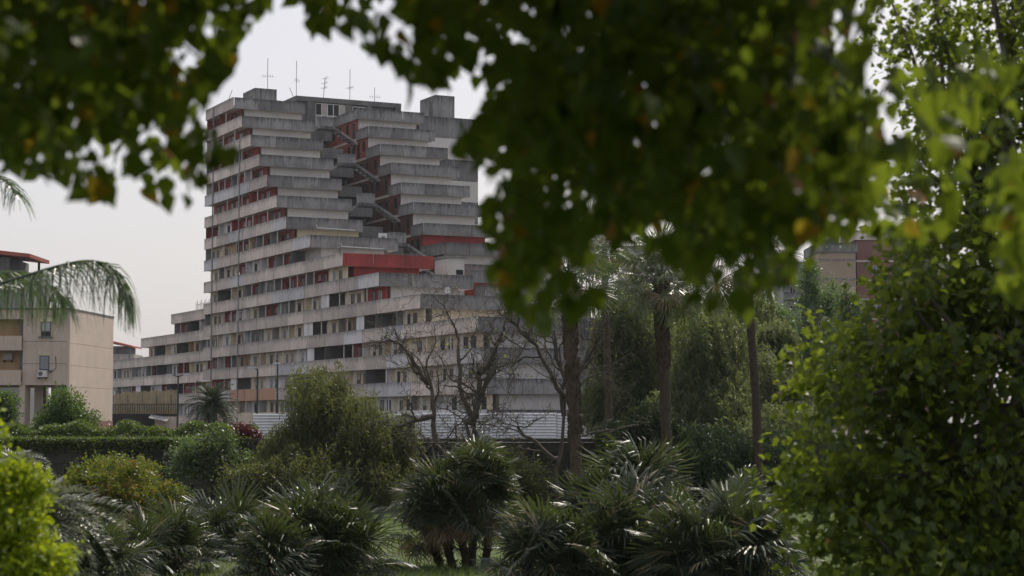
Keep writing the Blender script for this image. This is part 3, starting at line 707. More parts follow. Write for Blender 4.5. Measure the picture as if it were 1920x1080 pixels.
def pendulous(name, label, cat, base, ells, seed, mat, nstr=700, slen=1.1, per=26, size=.2, r0=.2, group=None, ntips=40, tmpl=SLIM, bark=None, shell=.35):
    """a tree of hanging sprays"""
    rg = np.random.default_rng(seed); base = np.array(base, float); e = empty(name, base, 0, label, cat, group)
    E_ = [(c - base, r) for c, r in ragged(ells, seed)]
    s = ell_points(nstr, E_, rg, shell); L = slen * (.5 + rg.random(nstr)); out = norm(rg.normal(size=(nstr, 3)) * np.array([1, 1, .2])) * .35
    t = rg.random((nstr, per)); tone = rg.random(nstr)
    pos = s[:, None] + out[:, None] * (t * L[:, None])[..., None] + np.array([0, 0, -1.0]) * ((t ** 1.6) * L[:, None])[..., None] + np.array([0, 0, .25]) * (1 - t)[..., None]
    pos = pos.reshape(-1, 3) + rg.normal(size=(nstr * per, 3)) * .05; pos[:, 2] = np.maximum(pos[:, 2], .05)
    rn = np.clip(.55 * np.repeat(tone, per) + .45 * rg.random(nstr * per), 0, 1)
    b = MB(); limbs(b, (0, 0, -.1), np.mean([q[0] for q in E_], 0), s[rg.choice(nstr, ntips, replace=False)], r0, rg); b.build('trunk', bark or BARK, e, smooth=True)
    foliage('crown', pos, rg, size, tmpl, mat, e, 1.6, 0, rn); return e
def ragged(ells, seed, k=9, f=.5):
    """break each ellipsoid into smaller overlapping lobes for an uneven outline"""
    rg = np.random.default_rng(seed); out = []
    for c, r in ells:
        c = np.array(c); r = np.array(r); out.append((c, r * .75))
        for d in norm(rg.normal(size=(k, 3))): out.append((c + d * r * rg.uniform(.5, .75), r * f * rg.uniform(.55, 1.15)))
    return out
def EL(px, py, Y, rx, ry=None, rd=None):
    """ellipsoid centred on a pixel at distance Y, radii given in pixels"""
    k = Y / 3658.6; ry = ry or rx; return (P(px, py, Y), (rx * k, (rd or rx) * k, ry * k))
G = lambda px, Y, z=0.0: (P(px, 800, Y)[0], Y, z)

# ---- middle distance
pendulous('pepper_tree', 'broad feathery pepper tree in front of the stepped block', 'tree', G(620, 88), [EL(592, 738, 88, 76, 72), EL(660, 775, 88, 88, 62), EL(640, 810, 88, 110, 75), EL(555, 840, 88, 75, 75), EL(700, 825, 87, 72, 72), EL(620, 880, 86, 140, 60), EL(710, 900, 86, 80, 50), EL(735, 840, 88, 55, 75), EL(515, 855, 88, 55, 65)], 21, LM['pepper'], 3400, 1.1, 26, .2, .2, shell=.5)
pendulous('willow_tree', 'tall weeping tree behind the slim palm trunk', 'tree', G(1200, 104, 2.6), [EL(1190, 650, 104, 85, 110), EL(1170, 760, 103, 80, 90)], 22, LM['willow'], 2400, 1.5, 26, .27, .16, 'weeping trees behind the tall palms')
pendulous('willow_tree', 'widest weeping tree between the two right-hand palm trunks', 'tree', G(1320, 100, 2.6), [EL(1330, 640, 100, 80, 105), EL(1310, 760, 99, 110, 110), EL(1290, 840, 96, 120, 70)], 23, LM['willow'], 3200, 1.5, 26, .27, .16, 'weeping trees behind the tall palms')
pendulous('willow_tree', 'weeping tree whose top shows between the shaggy palm and the leaning palm', 'tree', G(1290, 118, 2.6), [EL(1290, 610, 118, 70, 75), EL(1280, 740, 118, 90, 90)], 26, LM['willow'], 2400, 1.5, 26, .28, .16, 'weeping trees behind the tall palms')
pendulous('willow_tree', 'weeping tree directly behind the leaning palm trunk', 'tree', G(1390, 114, 2.6), [EL(1385, 595, 114, 66, 62), EL(1380, 690, 114, 80, 90)], 27, LM['willow'], 2400, 1.5, 26, .28, .16, 'weeping trees behind the tall palms')
pendulous('willow_tree', 'weeping tree with pale crown beside the plane tree', 'tree', G(1450, 108, 2.6), [EL(1450, 650, 108, 60, 60), EL(1440, 740, 106, 90, 100), EL(1430, 830, 98, 110, 90)], 24, LM['willow'], 3200, 1.5, 26, .27, .16, 'weeping trees behind the tall palms')
pendulous('dark_evergreen', 'dark dense tree standing in the shade behind the palm trunks', 'tree', G(1230, 90), [EL(1200, 830, 90, 100, 70), EL(1340, 860, 90, 130, 70), EL(1450, 870, 91, 80, 70)], 25, LM['deep'], 3000, .9, 28, .24, .2)
for i, (px, top, Y, lab) in enumerate(((1516, 496, 150, 'narrow poplar with the tallest tip beside the ochre tower'), (1552, 535, 152, 'shorter narrow poplar in front of the ochre tower'), (1590, 520, 140, 'poplar half hidden behind the plane tree leaves'))):
    tree('poplar_tree', lab, 'tree', G(px, Y, 2.6), [EL(px, top + 60, Y, 22, 65), EL(px + 4, top + 160, Y, 32, 90)], 30 + i, LM['poplar'], 240, 46, .32, .2, group='poplars by the far towers', droop=-.4)
tree('bushy_tree', 'pale bushy tree left of the poplars', 'tree', G(1455, 135, 2.6), [EL(1450, 605, 135, 42, 48), EL(1425, 645, 135, 42, 50)], 35, LM['poplar'], 200, 50, .4, .2)
tree('round_shrub', 'round green shrub growing in front of the beige building', 'shrub', G(125, 97, 2.6), [EL(125, 775, 97, 55, 48), EL(105, 800, 97, 55, 35), EL(150, 800, 97, 45, 35)], 36, LM['shrub'], 260, 44, .2, .13, r0=.08, droop=-.6)
tree('side_shrub', 'shrub at the left picture edge below the pillars', 'shrub', G(5, 97, 2.6), [EL(5, 760, 97, 30, 42), EL(0, 800, 97, 40, 30)], 37, LM['shrub'], 120, 44, .2, .13, r0=.07, droop=-.4)
# hedge on the wall
for i, (a, c, lab, y0) in enumerate(((-40, 225, 'clipped hedge along the wall below the beige building', 800), (225, 480, 'clipped hedge along the wall below the reed fence', 802))):
    x0, x1 = P(a, 800, 94.5)[0], P(c, 800, 94.5)[0]; rg = np.random.default_rng(50 + i); e = empty('hedge', (x0, 94.5, 2.6), 0, lab, 'hedge', 'hedge along the retaining wall')
    n = 9000; pos = np.stack([rg.random(n) * (x1 - x0), rg.normal(size=n) * .45, np.zeros(n)], 1)
    hh = 1.15 + .18 * np.sin(pos[:, 0] * 1.7 + i) + .1 * np.sin(pos[:, 0] * 4.1); pos[:, 2] = hh * (1 - rg.random(n) ** 2.2 * .95)
    m_ = 2600; xo = (np.floor(rg.random(m_) * 16) + rg.normal(size=m_) * .28) / 16 * (x1 - x0); hang = np.abs(rg.normal(size=m_)) * (.25 + .25 * np.sin(xo * 1.3) ** 2)
    pos = np.concatenate([pos, np.stack([np.clip(xo, 0, x1 - x0), -2.72 + .1 * rg.normal(size=m_), .62 - hang], 1), np.stack([rg.random(2500) * (x1 - x0), -2.3 + 1.5 * rg.random(2500), .15 + .5 * rg.random(2500)], 1)])
    foliage('foliage', pos, rg, .13, DIAMOND, LM['hedge'], e, -.3, .4)
    b = MB()
    for j in range(10):
        x = (j + .5) * (x1 - x0) / 10; b.tube([(x, 0, -.05), (x + .1, 0, .5), (x - .05, .1, .9)], [.04, .03, .015], 5)
    b.build('stems', BARK, e)
tree('grey_bush', 'grey-green bush spilling over the retaining wall', 'bush', G(392, 86), [EL(390, 850, 86, 62, 45), EL(350, 870, 86, 45, 40), EL(430, 880, 86, 50, 50)], 38, LM['grey'], 280, 46, .22, .13, r0=.08)
tree('red_bush', 'small dark red bush above the retaining wall', 'bush', G(455, 93.4, 2.6), [EL(455, 815, 93.4, 27, 24), EL(472, 828, 93.4, 20, 18)], 39, LM['red'], 70, 50, .16, .12, r0=.05)
tree('wall_bush', 'loose olive-green bush against the wall between the bare trees', 'bush', G(985, 88), [EL(985, 890, 88, 60, 62), EL(930, 880, 88, 45, 55)], 40, LM['pepper'], 220, 40, .25, .12, r0=.07)
tree('low_bush', 'dark low bush under the pepper tree', 'bush', G(470, 84), [EL(470, 905, 84, 50, 36), EL(530, 920, 84, 55, 34)], 41, LM['pepper'], 200, 40, .25, .13, r0=.07)
tree('photinia_bush', 'rounded photinia bush with red and orange new leaves', 'bush', G(225, 62), [EL(220, 920, 62, 118, 78), EL(160, 945, 62, 75, 75), EL(295, 950, 62, 58, 65), EL(230, 990, 61, 120, 50)], 42, LM['photinia'], 800, 46, .13, .1, r0=.07, droop=-.8)
# ---- bare twisted trees
def bare(name, label, base, ends, seed, r0, levels=4):
    rg = np.random.default_rng(seed); base = np.array(base, float); e = empty(name, base, 0, label, 'tree', 'leafless trees in front of the hoarding')
    b = MB(); t = MB()
    def grow(p, q, r, lv):
        n = 7; pth = wig(p, q, n, .34 if lv else .2, rg); rr = np.linspace(r, r * .5, n + 1); (b if lv < 2 else t).tube(pth, list(rr), 7 if lv < 2 else 4)
        if lv >= levels: return
        L = np.linalg.norm(q - p)
        for j in range(5 if lv == 0 else 4 if lv == 1 else 3 if lv == 2 else 2):
            i = int(rg.integers(2, n + 1)); d = norm((q - p) / L * .6 + rg.normal(size=3) * .62 + np.array([0, 0, .18]))
            grow(pth[i], pth[i] + d * L * rg.uniform(.4, .8), max(rr[i] * .55, .011), lv + 1)
    for s, q in ends: grow(np.array(s) - base, np.array(q) - base, r0, 0)
    b.build('trunk', BARKG, e, smooth=True); tag(t.build('twigs', BARKG, e), kind='stuff')
    # a few first leaves
    n = 60; vs = np.array([p for p in t.v]); pos = vs[rg.choice(len(vs), n)]; foliage('buds', pos, rg, .14, DIAMOND, LM['lime'], e)
Yt = 84.0; Q = lambda px, py, d=0: P(px, py, Yt + d)
bare('bare_tree', 'leafless tree with twisted trunks in the middle of the garden', (Q(872, 940)[0], Yt, 0), [(Q(868, 958), Q(815, 830, 1)), (Q(818, 838, 1), Q(800, 690, 2)), (Q(805, 720, 2), Q(745, 640, 2)), (Q(812, 780, 1), Q(745, 800, 1)), (Q(872, 958), Q(892, 780)), (Q(892, 785), Q(900, 690)), (Q(900, 700), Q(945, 610, -1)), (Q(890, 790), Q(860, 640, 1)), (Q(912, 900), Q(872, 790, -1)), (Q(872, 795, -1), Q(925, 690, -1)), (Q(885, 925), Q(915, 850))], 61, .13)
bare('bare_tree', 'leafless tree leaning behind the ringed palm trunk', (Q(1050, 950)[0], Yt + 2, 0), [(Q(1046, 960, 2), Q(1060, 740, 2)), (Q(1060, 745, 2), Q(985, 620, 2)), (Q(1058, 780, 2), Q(1040, 620, 3)), (Q(1062, 720, 2), Q(1130, 640, 2)), (Q(1050, 860, 2), Q(970, 800, 1)), (Q(1000, 640, 2), Q(945, 590, 2))], 62, .12)

# ------------------------------------------------------------------ palms
def fan_frond(seed, nb=30, spread=150, pet=.75, droop=.25, dry=False):
    rg = np.random.default_rng(seed); V = []; F = []; RN = []
    def put(vs, fs, r):
        n = len(V); V.extend(vs); F.extend([tuple(i + n for i in f) for f in fs]); RN.extend([r] * len(vs))
    w_ = .018
    put([(-w_, 0, 0), (w_, 0, 0), (0, 0, .02), (-w_ * .6, pet, .03), (w_ * .6, pet, .03), (0, pet, .045)], [(0, 1, 4, 3), (1, 2, 5, 4), (2, 0, 3, 5)], .5)
    for i in range(nb):
        a = R(-spread + 2 * spread * i / (nb - 1) + rg.normal() * 2.0); L = .8 * (1 - .25 * abs(a) / R(150)) * rg.uniform(.8, 1.1)
        d = np.array([math.sin(a), math.cos(a), 0]); s = np.array([math.cos(a), -math.sin(a), 0]); c = np.array([0, pet, .03])
        hw_ = L * math.tan(R(spread) / nb) * .5 * .72; k = droop * rg.uniform(.5, 1.5); up = np.array([0, 0, 1.0])
        m1 = c + d * L * .5 + up * .06; m2 = c + d * L * .8 - up * k * .05; tp = c + d * L * (1 - .1 * k) - up * k * .22
        put([tuple(c), tuple(m1 + s * hw_ - up * .015), tuple(m1), tuple(m1 - s * hw_ - up * .015), tuple(m2 + s * hw_ * .8 - up * .01), tuple(m2), tuple(m2 - s * hw_ * .8 - up * .01), tuple(tp)],
            [(0, 1, 2), (0, 2, 3), (1, 4, 5, 2), (2, 5, 6, 3), (4, 7, 5), (5, 7, 6)], float(rg.random() * .9 if rg.random() < .93 else 1))
    me = bpy.data.meshes.new('frond'); me.from_pydata(V, [], F); at = me.attributes.new('rnd', 'FLOAT', 'POINT'); at.data.foreach_set('value', np.array(RN, np.float32)); me.update(); return me
def feather_frond(seed, n=38, L=2.0, arch=1.0, ll=.5, droop=.6, vee=.35, w0=.028, twist=0):
    """arching midrib with two rows of leaflets"""
    rg = np.random.default_rng(seed); V = []; F = []; RN = []
    def mid(t): return np.array([0, L * (t - .18 * arch * t * t), L * (.35 * arch * t - .75 * arch * t * t)])
    pts = [mid(t) for t in np.linspace(0, 1, 12)]
    b = MB().tube(pts, list(np.linspace(.03, .006, 12) * L / 2), 4); V += b.v; F += b.f; RN += [.6] * len(b.v)
    for i in range(n):
        t = .12 + .88 * i / (n - 1)
        for sd in (-1, 1):
            tt = min(1, t + rg.normal() * .008); p = mid(tt); tg = norm(mid(min(1, tt + .02)) - mid(tt - .02)); sdv = np.array([sd, 0, 0.0]); upv = np.cross(sdv, tg) * (1 if sd > 0 else -1); upv = np.array([0, -tg[2], tg[1]])
            l = ll * L / 2 * (math.sin(math.pi * min(1, .12 + .82 * t)) ** .6) * rg.uniform(.85, 1.12) + .04
            d0 = norm(sdv * .85 + tg * .55 + upv * vee + rg.normal(size=3) * .06); m = p + d0 * l * .5; d1 = norm(d0 + np.array([0, 0, -droop * rg.uniform(.6, 1.4)])); e = m + d1 * l * .5
            wv = norm(np.cross(d0, upv + rg.normal(size=3) * .1)) * w0 * L / 2; k = len(V); r = float(rg.random())
            V += [tuple(p - wv * .4), tuple(p + wv * .4), tuple(m + wv), tuple(m - wv), tuple(e)]; F += [(k, k + 1, k + 2, k + 3), (k + 3, k + 2, k + 4)]; RN += [r] * 5
    me = bpy.data.meshes.new('frond'); me.from_pydata([tuple(v) for v in V], [], F); at = me.attributes.new('rnd', 'FLOAT', 'POINT'); at.data.foreach_set('value', np.array(RN, np.float32)); me.update(); return me
def frond_set(fn, count, mat, **kw):
    out = []
    for i in range(count):
        me = fn(100 + i, **kw); me.materials.append(mat); out.append(me)
    return out
FAN = frond_set(fan_frond, 4, LM['fan'], nb=30, spread=115, droop=.3, pet=.6) + [m for k, d in enumerate((.9, 1.5, .6)) for m in frond_set(lambda s, **kw: fan_frond(s + 40 + k, **kw), 1, LM['fan'], nb=20 + k, spread=95 + 12 * k, droop=d, pet=.55 + .1 * k)]
FAND = frond_set(fan_frond, 2, LM['dry'], nb=20, spread=110, droop=1.6)
FANW = frond_set(fan_frond, 4, LM['washingtonia'], nb=30, spread=135, droop=1.2, pet=.95)
BUT = frond_set(feather_frond, 3, LM['butia'], n=34, L=2.0, arch=1.5, ll=.5, droop=.7, vee=.55)
PHX = frond_set(feather_frond, 3, LM['phoenix'], n=30, L=2.0, arch=.9, ll=.36, droop=.25, vee=.4)
def place_frond(meshes, parent, origin, d, size, rg, roll=.3):
    d = norm(np.array(d, float)); up = np.array([0, 0, 1.0]); x = np.cross(d, up)
    if np.linalg.norm(x) < .1: x = np.array([1.0, 0, 0])
    x = norm(x); z = np.cross(x, d); a = rg.normal() * roll; x2 = x * math.cos(a) + z * math.sin(a); z2 = -x * math.sin(a) + z * math.cos(a)
    M = Matrix(np.stack([x2, d, z2], 1).tolist()).to_4x4(); o = bpy.data.objects.new('frond', meshes[int(rg.integers(len(meshes)))])
    o.matrix_local = Matrix.Translation(Vector(origin)) @ M @ Matrix.Scale(size, 4); link(o, parent); return o
def head(parent, c, n, size, rg, lo=-35, hi=85, meshes=None, dry=3, dmesh=None):
    lean = rg.normal(size=3) * np.array([.22, .22, 0]); lo = lo + rg.uniform(-12, 14); dry = int(rg.integers(dry, dry * 2 + 2))
    for i in range(n):
        el = R(lo + (hi - lo) * ((i + rg.random()) / n) ** .85); az = i * 2.39996 + rg.normal() * .2
        place_frond(meshes, parent, c, np.array([math.cos(el) * math.cos(az), math.cos(el) * math.sin(az), math.sin(el)]) + lean, size * rg.uniform(.62, 1.2), rg, .5)
    for i in range(dry):
        az = rg.random() * 6.28; el = R(rg.uniform(-75, -40)); place_frond(dmesh, parent, c, (math.cos(el) * math.cos(az), math.cos(el) * math.sin(az), math.sin(el)), size * rg.uniform(.6, .85), rg)
def fan_palm(px, Y, heads, seed, label, size=1.2, dy=40, lo=-35):
    """clumping fan palm: several leaning stems, each with its head of fronds. heads: (px, py of head, dY, n, size)"""
    rg = np.random.default_rng(seed); base = np.array(G(px, Y)); e = empty('fan_palm', base, 0, label, 'palm', 'clumping fan palms on the lawn')
    for (hx_, hy, dY, n, s) in heads:
        c = P(hx_, hy + dy, Y + dY) - base; c[2] = max(c[2], .35); foot = np.array([c[0] * .6, c[1] * .6, -.05]); L = np.linalg.norm(c - foot)
        b = MB(); pth = wig(foot, c, 6, .08, rg); b.tube(pth, [.1, .11, .12, .12, .12, .11, .08], 8)
        for k in range(26):      # old leaf bases
            t = rg.random(); p = foot + (c - foot) * t; a = rg.random() * 6.28; dd = np.array([math.cos(a), math.sin(a), .7]); b.tube([p + dd * .09, p + dd * .09 + norm(dd) * rg.uniform(.08, .16)], [.03, .012], 4)
        b.build('stem', PALMB, e); head(e, c, int(n * 1.15), s * size, rg, lo, meshes=FAN, dmesh=FAND)
fan_palm(430, 58, [(440, 985, 0, 30, 1.15), (400, 1040, -1, 24, 1.0)], 71, 'fan palm with upright dark fronds in front of the photinia bush')
fan_palm(310, 52, [(330, 1060, 0, 28, 1.05), (270, 1075, -1, 20, .9)], 72, 'low fan palm at the lower left beside the silver palm')
fan_palm(600, 51, [(600, 1000, 0, 38, 1.3), (655, 1055, -.6, 28, 1.1), (545, 1060, -.8, 26, 1.0)], 73, 'large spiky fan palm with pale dry fronds left of the multi-stemmed one')
fan_palm(880, 54, [(890, 905, 0, 36, 1.05), (828, 950, -.5, 34, 1.05), (925, 950, .4, 28, .95), (865, 965, -.8, 26, .9), (795, 985, .2, 24, .9)], 74, 'tall multi-stemmed fan palm standing in the middle of the lawn', 1.05, 8, -32)
fan_palm(1190, 52, [(1195, 905, 1.5, 36, 1.2), (1130, 960, .6, 28, 1.1), (1190, 985, -.8, 40, 1.35), (1265, 950, 1.2, 26, 1.0), (1240, 1050, -1.2, 30, 1.2), (1120, 1060, -1, 26, 1.1)], 75, 'largest domed fan palm in front of the tall palm trunk')
fan_palm(1030, 50, [(1035, 1035, 0, 32, 1.1), (985, 1075, -.6, 22, .95), (1075, 1080, -.4, 22, .9)], 76, 'low fan palm with glinting fronds left of the largest one')
fan_palm(1375, 50, [(1370, 1000, 0, 34, 1.2), (1330, 1065, -.6, 26, 1.1), (1420, 1060, -.3, 26, 1.0)], 77, 'fan palm with narrow shiny fronds beside the plane tree')
fan_palm(1420, 78, [(1400, 945, 0, 24, 1.1)], 78, 'small shaded fan palm at the foot of the leaning palm trunk')
fan_palm(505, 49, [(505, 1040, 0, 30, 1.05)], 79, 'low fan palm cut by the bottom edge between two larger ones')
fan_palm(1300, 49, [(1300, 1030, 0, 30, 1.05)], 80, 'low fan palm cut by the bottom edge right of the largest one')
fan_palm(175, 46, [(190, 1045, 0, 28, .95)], 86, 'low fan palm cut by the bottom edge beside the silver palm')
def washingtonia(pts, Y, rtop, rbot, rough, seed, label, crown=1.5, n=36):
    rg = np.random.default_rng(seed); base = P(*pts[0], Y); base[2] = 0.0; e = empty('tall_palm', base, 0, label, 'palm', 'tall fan palms rising above the garden')
    pp = [P(px, py, Y) - base for px, py in pts]; pp[0][2] = -.1
    m = 22; ts = np.linspace(0, 1, m); seg = np.linspace(0, 1, len(pp)); path = np.stack([np.interp(ts, seg, [q[i] for q in pp]) for i in range(3)], 1)
    rr = [rbot + (rtop - rbot) * t + (.03 * rg.random()) for t in ts]; rr[0] *= 1.3
    b = MB().tube(path, rr, 10); b.build('trunk', PALMB, e, smooth=True)
    b = MB(); n0 = int(380 * rough)
    for k in range(n0):          # stubs of cut leaf stalks up the trunk
        t = 1 - rg.random() * rough; i = min(m - 2, int(t * (m - 1))); f = t * (m - 1) - i; p = path[i] * (1 - f) + path[i + 1] * f; a = k * 2.39996; r = rr[i] * .9
        dd = np.array([math.cos(a), math.sin(a), .0]); b.tube([p + dd * r, p + dd * (r + .06) + np.array([0, 0, .14]), p + dd * (r + .09) + np.array([0, 0, .26])], [.07, .055, .025], 4)
    if n0: tag(b.build('leaf_bases', PALMB, e), kind='stuff')
    head(e, path[-1] + np.array([0, 0, .1]), n, crown, rg, -60, 80, FANW, 6, FAND)
washingtonia([(1083, 975), (1078, 800), (1070, 640), (1066, 520)], 81, .25, .23, .75, 81, 'tall palm with rough ringed trunk beside the leaning bare tree', 1.5, 30)
washingtonia([(1146, 890), (1140, 740), (1135, 560), (1133, 470)], 96, .14, .17, .0, 82, 'slim smooth-trunked palm left of the palm with the visible crown', 1.5, 30)
washingtonia([(1252, 900), (1247, 720), (1240, 600), (1240, 535)], 85, .28, .2, .62, 83, 'tall palm with thick shaggy trunk and visible fan crown', 1.55, 38)
washingtonia([(1424, 945), (1418, 750), (1408, 620), (1400, 500)], 88, .17, .2, .12, 84, 'tall palm with slim leaning trunk beside the plane tree', 1.5, 30)
def feather_palm(name, label, base, c, n, size, rg, meshes, lo, hi, mat=PALMB, r=.2):
    base = np.array(base, float); e = empty(name, base, 0, label, 'palm'); c = np.array(c) - base
    b = MB().tube(wig((0, 0, -.1), c, 6, .05, rg), [r * 1.2, r, r, r, r, r * 1.1, r * .9], 9)
    for k in range(40):
        t = rg.random(); p = c * t; a = k * 2.4; dd = np.array([math.cos(a), math.sin(a), 0]); b.tube([p + dd * r * .9, p + dd * (r + .08) + np.array([0, 0, .15])], [.06, .03], 4)
    b.build('trunk', mat, e)
    for i in range(n):
        el = R(lo + (hi - lo) * ((i + rg.random()) / n)); az = i * 2.39996 + rg.normal() * .2
        place_frond(meshes, e, c, (math.cos(el) * math.cos(az), math.cos(el) * math.sin(az), math.sin(el)), size * rg.uniform(.85, 1.1), rg, .15)
    return e
feather_palm('date_palm', 'dark date palm in front of the peach-coloured balconies', G(397, 165, 2.6), P(397, 762, 165), 56, 1.35, np.random.default_rng(91), PHX, -40, 80, r=.35)
feather_palm('silver_palm', 'arching silver-leaved feather palm between lime bush and photinia', G(90, 33), P(85, 1000, 33), 28, .72, np.random.default_rng(92), BUT, -15, 75, r=.16)
feather_palm('silver_palm', 'blurred silver-leaved feather palm above the lime bush by the wall', G(40, 60), P(30, 890, 60), 20, .7, np.random.default_rng(93), BUT, 0, 75, r=.14)
# queen palm outside the left picture edge; long fronds hang into view
rg = np.random.default_rng(94); qb = np.array(G(-95, 25)); qp = empty('queen_palm', qb, 0, 'long drooping palm frond hanging in from the left edge', 'palm'); qc = P(-95, 555, 25) - qb
MB().tube([(0, 0, -.1), qc * .5, qc], [.2, .16, .13], 10).build('trunk', PALMB, qp, smooth=True)
def frond_along(ctrl, n, ll, seed, droop=2.4, w0=.02):
    """feather frond whose midrib follows given points; leaflets hang from it"""
    rg = np.random.default_rng(seed); c = np.array(ctrl, float); ts = np.linspace(0, 1, len(c)); V = []; F = []; RN = []
    for _ in range(2):       # round the corners
        q = np.empty((len(c) * 2 - 2, 3)); q[0::2] = c[:-1] * .75 + c[1:] * .25; q[1::2] = c[:-1] * .25 + c[1:] * .75; c = np.concatenate([c[:1], q, c[-1:]])
    ts = np.linspace(0, 1, len(c)); mid = lambda t: np.array([np.interp(t, ts, c[:, i]) for i in range(3)])
    b = MB().tube(c, list(np.linspace(.03, .006, len(c))), 5); V += b.v; F += b.f; RN += [.6] * len(b.v)
    for i in range(n):
        t = .1 + .9 * i / (n - 1); p = mid(t); tg = norm(mid(min(1, t + .03)) - mid(t - .03)); sd = norm(np.cross(tg, [0, 0, 1.0]))
        for s_ in (-1, 1):
            l = ll * (.45 + .55 * math.sin(math.pi * min(1, .15 + .75 * t))) * rg.uniform(.75, 1.2); d = norm(sd * s_ * .8 + tg * .55 + np.array([0, 0, .35]) + rg.normal(size=3) * .2); q = p; k0 = len(V); r = float(rg.random())
            wv = norm(np.cross(d, rg.normal(size=3))) * w0 * .5
            for j in range(5):
                V += [tuple(q - wv * (1 - j / 5)), tuple(q + wv * (1 - j / 5))]; RN += [r, r]
                if j: F.append((k0 + 2 * j - 2, k0 + 2 * j - 1, k0 + 2 * j + 1, k0 + 2 * j))
                d = norm(d + np.array([0, 0, -droop * .32 * rg.uniform(.6, 1.3)])); q = q + d * l / 4
    me = bpy.data.meshes.new('frond'); me.from_pydata([tuple(v) for v in V], [], F); at = me.attributes.new('rnd', 'FLOAT', 'POINT'); at.data.foreach_set('value', np.array(RN, np.float32)); me.update(); me.materials.append(LM['queen']); return me
QA = lambda pts, Y: [P(px, py, Y + d) - qb for px, py, d in pts]
obj('frond', frond_along(QA([(-95, 555, 0), (-40, 545, 0), (40, 520, -.3), (110, 498, -.5), (170, 486, -.6), (212, 500, -.7), (238, 545, -.7)], 25), 200, .85, 1, 2.4, .022), None, qp)
obj('frond', frond_along(QA([(-95, 555, 0), (-50, 520, .4), (10, 505, .9), (70, 520, 1.3), (120, 560, 1.6)], 25), 150, .8, 2, 2.4, .028), None, qp)
for sx, sy in ((-1.6, .4), (-1.2, -1.1), (-.4, 1.6), (.2, -1.7), (-1.7, 1.2)):
    obj('frond', frond_along([qc, qc + np.array([sx * .4, sy * .4, .6]), qc + np.array([sx, sy, .7]), qc + np.array([sx * 1.4, sy * 1.4, .2])], 60, .6, 3), None, qp)
qb = np.array(G(-130, 27)); qp = empty('queen_palm', qb, 0, 'thin palm leaflets at the left edge under the dark canopy', 'palm'); qc = P(-130, 420, 27) - qb
MB().tube([(0, 0, -.1), qc * .5, qc], [.2, .16, .13], 10).build('trunk', PALMB, qp, smooth=True)
obj('frond', frond_along(QA([(-130, 420, 0), (-80, 350, 0), (-30, 325, 0), (10, 335, -.2), (30, 365, -.3)], 27), 56, .6, 5, 1.4), None, qp)
for sx, sy in ((-1.6, .4), (-1.2, -1.1), (-.4, 1.6), (-.3, -1.7), (-1.7, 1.2)):
    obj('frond', frond_along([qc, qc + np.array([sx * .4, sy * .4, .6]), qc + np.array([sx, sy, .7]), qc + np.array([sx * 1.4, sy * 1.4, .2])], 60, .6, 6), None, qp)

# ------------------------------------------------------------------ lawn grass
rg = np.random.default_rng(99); n = 60000
Yg = 44 + 48 * rg.random(n) ** 1.1; pos = np.stack([(rg.random(n) * 1.15 - .575) * Yg * .54, Yg, np.zeros(n)], 1)
patch = .5 + .5 * np.sin(pos[:, 0] * .7) * np.cos(pos[:, 1] * .55)
gm = leafmat('grass_blade', [(0, (.05, .08, .02)), (.6, (.09, .13, .03)), (1, (.15, .17, .05))], (.3, .4, .05), .4)
tip = norm(rg.normal(size=(n, 3)) * .4 + np.array([0, 0, 1.0])); sz = np.stack([np.full(n, .028), .12 + .16 * rg.random(n) * (.4 + patch), np.full(n, .03)], 1)
tag(obj('grass', leaf_mesh('grass', [(-.5, 0, 0), (.5, 0, 0), (0, 1, .4)], [(0, 1, 2)], pos, tip, rdir(n), sz, rg.random(n)), gm), 'short green grass growing over the lawn', 'grass', kind='stuff')

